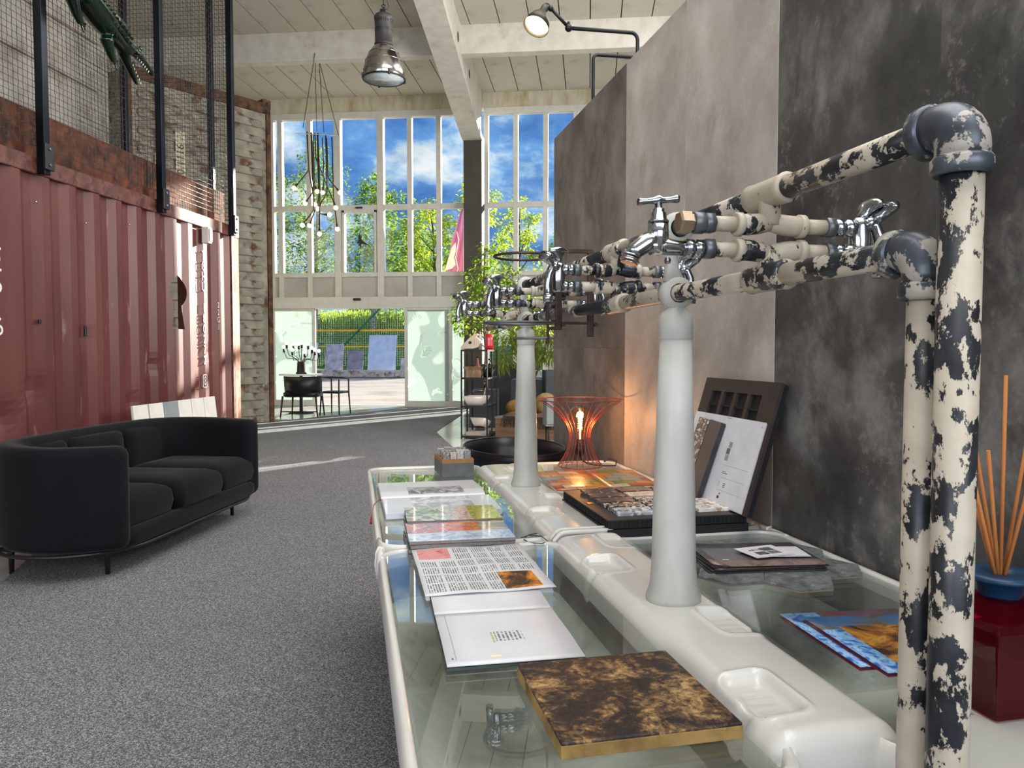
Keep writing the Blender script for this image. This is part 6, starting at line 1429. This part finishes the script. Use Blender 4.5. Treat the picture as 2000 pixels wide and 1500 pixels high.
mb = MB(); mb.prism(pol, 0.045, 0.05, Matrix.Rotation(R(90), 4, 'X')); mb.build('white_shape', P('flag_cream', (226, 206, 186), rough=0.8), fg)
mb = MB(); mb.tube([(-0.50, -0.05, 3.2), (-0.17, -0.05, 3.24), (-0.14, -0.05, 3.32), (-0.2, -0.05, 3.6), (-0.16, -0.05, 3.8), (-0.12, -0.05, 4.05), (-0.17, -0.05, 4.25)], 0.012, 6); mb.build('white_outline', WPAINT, fg)
# trees
BIRB = P('birch_bark', (150, 146, 138), (206, 202, 194), 8, rough=0.8, c3=(40, 38, 36), s3=9, t3=0.6, w3=0.04)
LB = leafify(P('birch_leaf', (92, 120, 76), (150, 170, 110), 0.8, rough=0.7), (150, 176, 90)); LY = leafify(P('sunlit_leaf', (120, 150, 40), (190, 200, 70), 0.8, rough=0.6), (200, 214, 60)); LG_ = leafify(P('green_leaf', (70, 110, 40), (130, 160, 60), 0.8, rough=0.6), (150, 180, 60))
def tree(name, label, x, y, z0, h, rad, n, mat, bark, weep=0.0, thin=0.5, blobs=16, lw=0.07):
    o = thing(name, label, 'tree', (x, y, z0), group='trees beyond the forecourt')
    mb = MB(); lean = random.uniform(-.4, .4)
    mb.tube([(0, 0, 0), (lean * .2, 0, h * .3), (lean * .6, 0, h * .6), (lean, 0, h * .95)], [h * .022, h * .016, h * .010, .02], 8)
    cs = []
    for k in range(blobs):
        f = 0.25 + 0.75 * (k + .5) / blobs; a = k * 2.4; rr = rad * (1.0 - abs(f - .5) * 1.1) * random.uniform(.5, 1.0)
        c = (lean * f + rr * cos(a), rr * sin(a) * .8, h * f); cs.append(c)
        mb.tube([(lean * f * .8, 0, h * f * .8), c], [h * .006, .012], 5)
    mb.build('trunk', bark, o)
    mb = MB()
    for c in cs:
        r_ = rad * random.uniform(.3, .5)
        if weep:
            for _ in range(5):
                sx_, sy_ = c[0] + random.gauss(0, r_ * .7), c[1] + random.gauss(0, r_ * .7); L = random.uniform(.8, 2.2) * weep
                for q in range(int(n / blobs / 5)):
                    zz = c[2] + r_ * .4 - L * random.random(); mb.add([(sx_ + random.gauss(0, .12), sy_ + random.gauss(0, .12), zz + random.uniform(0.05, .22)) for _q in range(3)], [(0, 1, 2)])
        leaf_cloud(mb, c, (r_, r_, r_ * .8), int(n / blobs), 0.24, lw, .4, .2)
    f_ = mb.build('foliage', mat, o); f_['kind'] = 'stuff'
random.seed(11)
tree('birch_tree', 'weeping birch at the far left of the glass front', -20.6, 46, 1.9, 11.2, 2.6, 2400, LB, BIRB, 1.3, lw=.06)
tree('birch_tree', 'tall weeping birch seen behind the rod chandelier', -17.4, 47, 2.2, 11.6, 2.4, 2600, LB, BIRB, 1.4, lw=.06)
tree('birch_tree', 'birch with a pointed crown behind the wide window light', -13.6, 47, 2.3, 9.6, 2.1, 2800, LG_, BIRB, 1.2)
tree('birch_tree', 'slender birch trunk standing in the doorway view', -10.9, 45, 1.8, 7.2, 1.5, 1500, LG_, BIRB, 1.0)
tree('maple_tree', 'sunlit yellow-green tree behind the feather flag', -8.9, 44, 1.5, 8.2, 2.3, 3600, LY, BARK)
tree('maple_tree', 'tall yellow-green tree behind the dark column', -6.4, 45, 1.8, 9.6, 2.0, 3200, LY, BARK)
tree('maple_tree', 'yellow-green tree filling the window right of the dark column', -4.1, 43, 1.3, 8.4, 1.8, 2400, LY, BARK, thin=.3)
tree('maple_tree', 'pale loose tree near the edge of the display wall', -1.6, 47, 2.2, 6.6, 1.6, 1500, LG_, BARK)
tree('maple_tree', 'low leafy tree filling the gap under the pointed birch', -11.8, 51, 2.9, 6.0, 1.9, 2200, LG_, BARK)
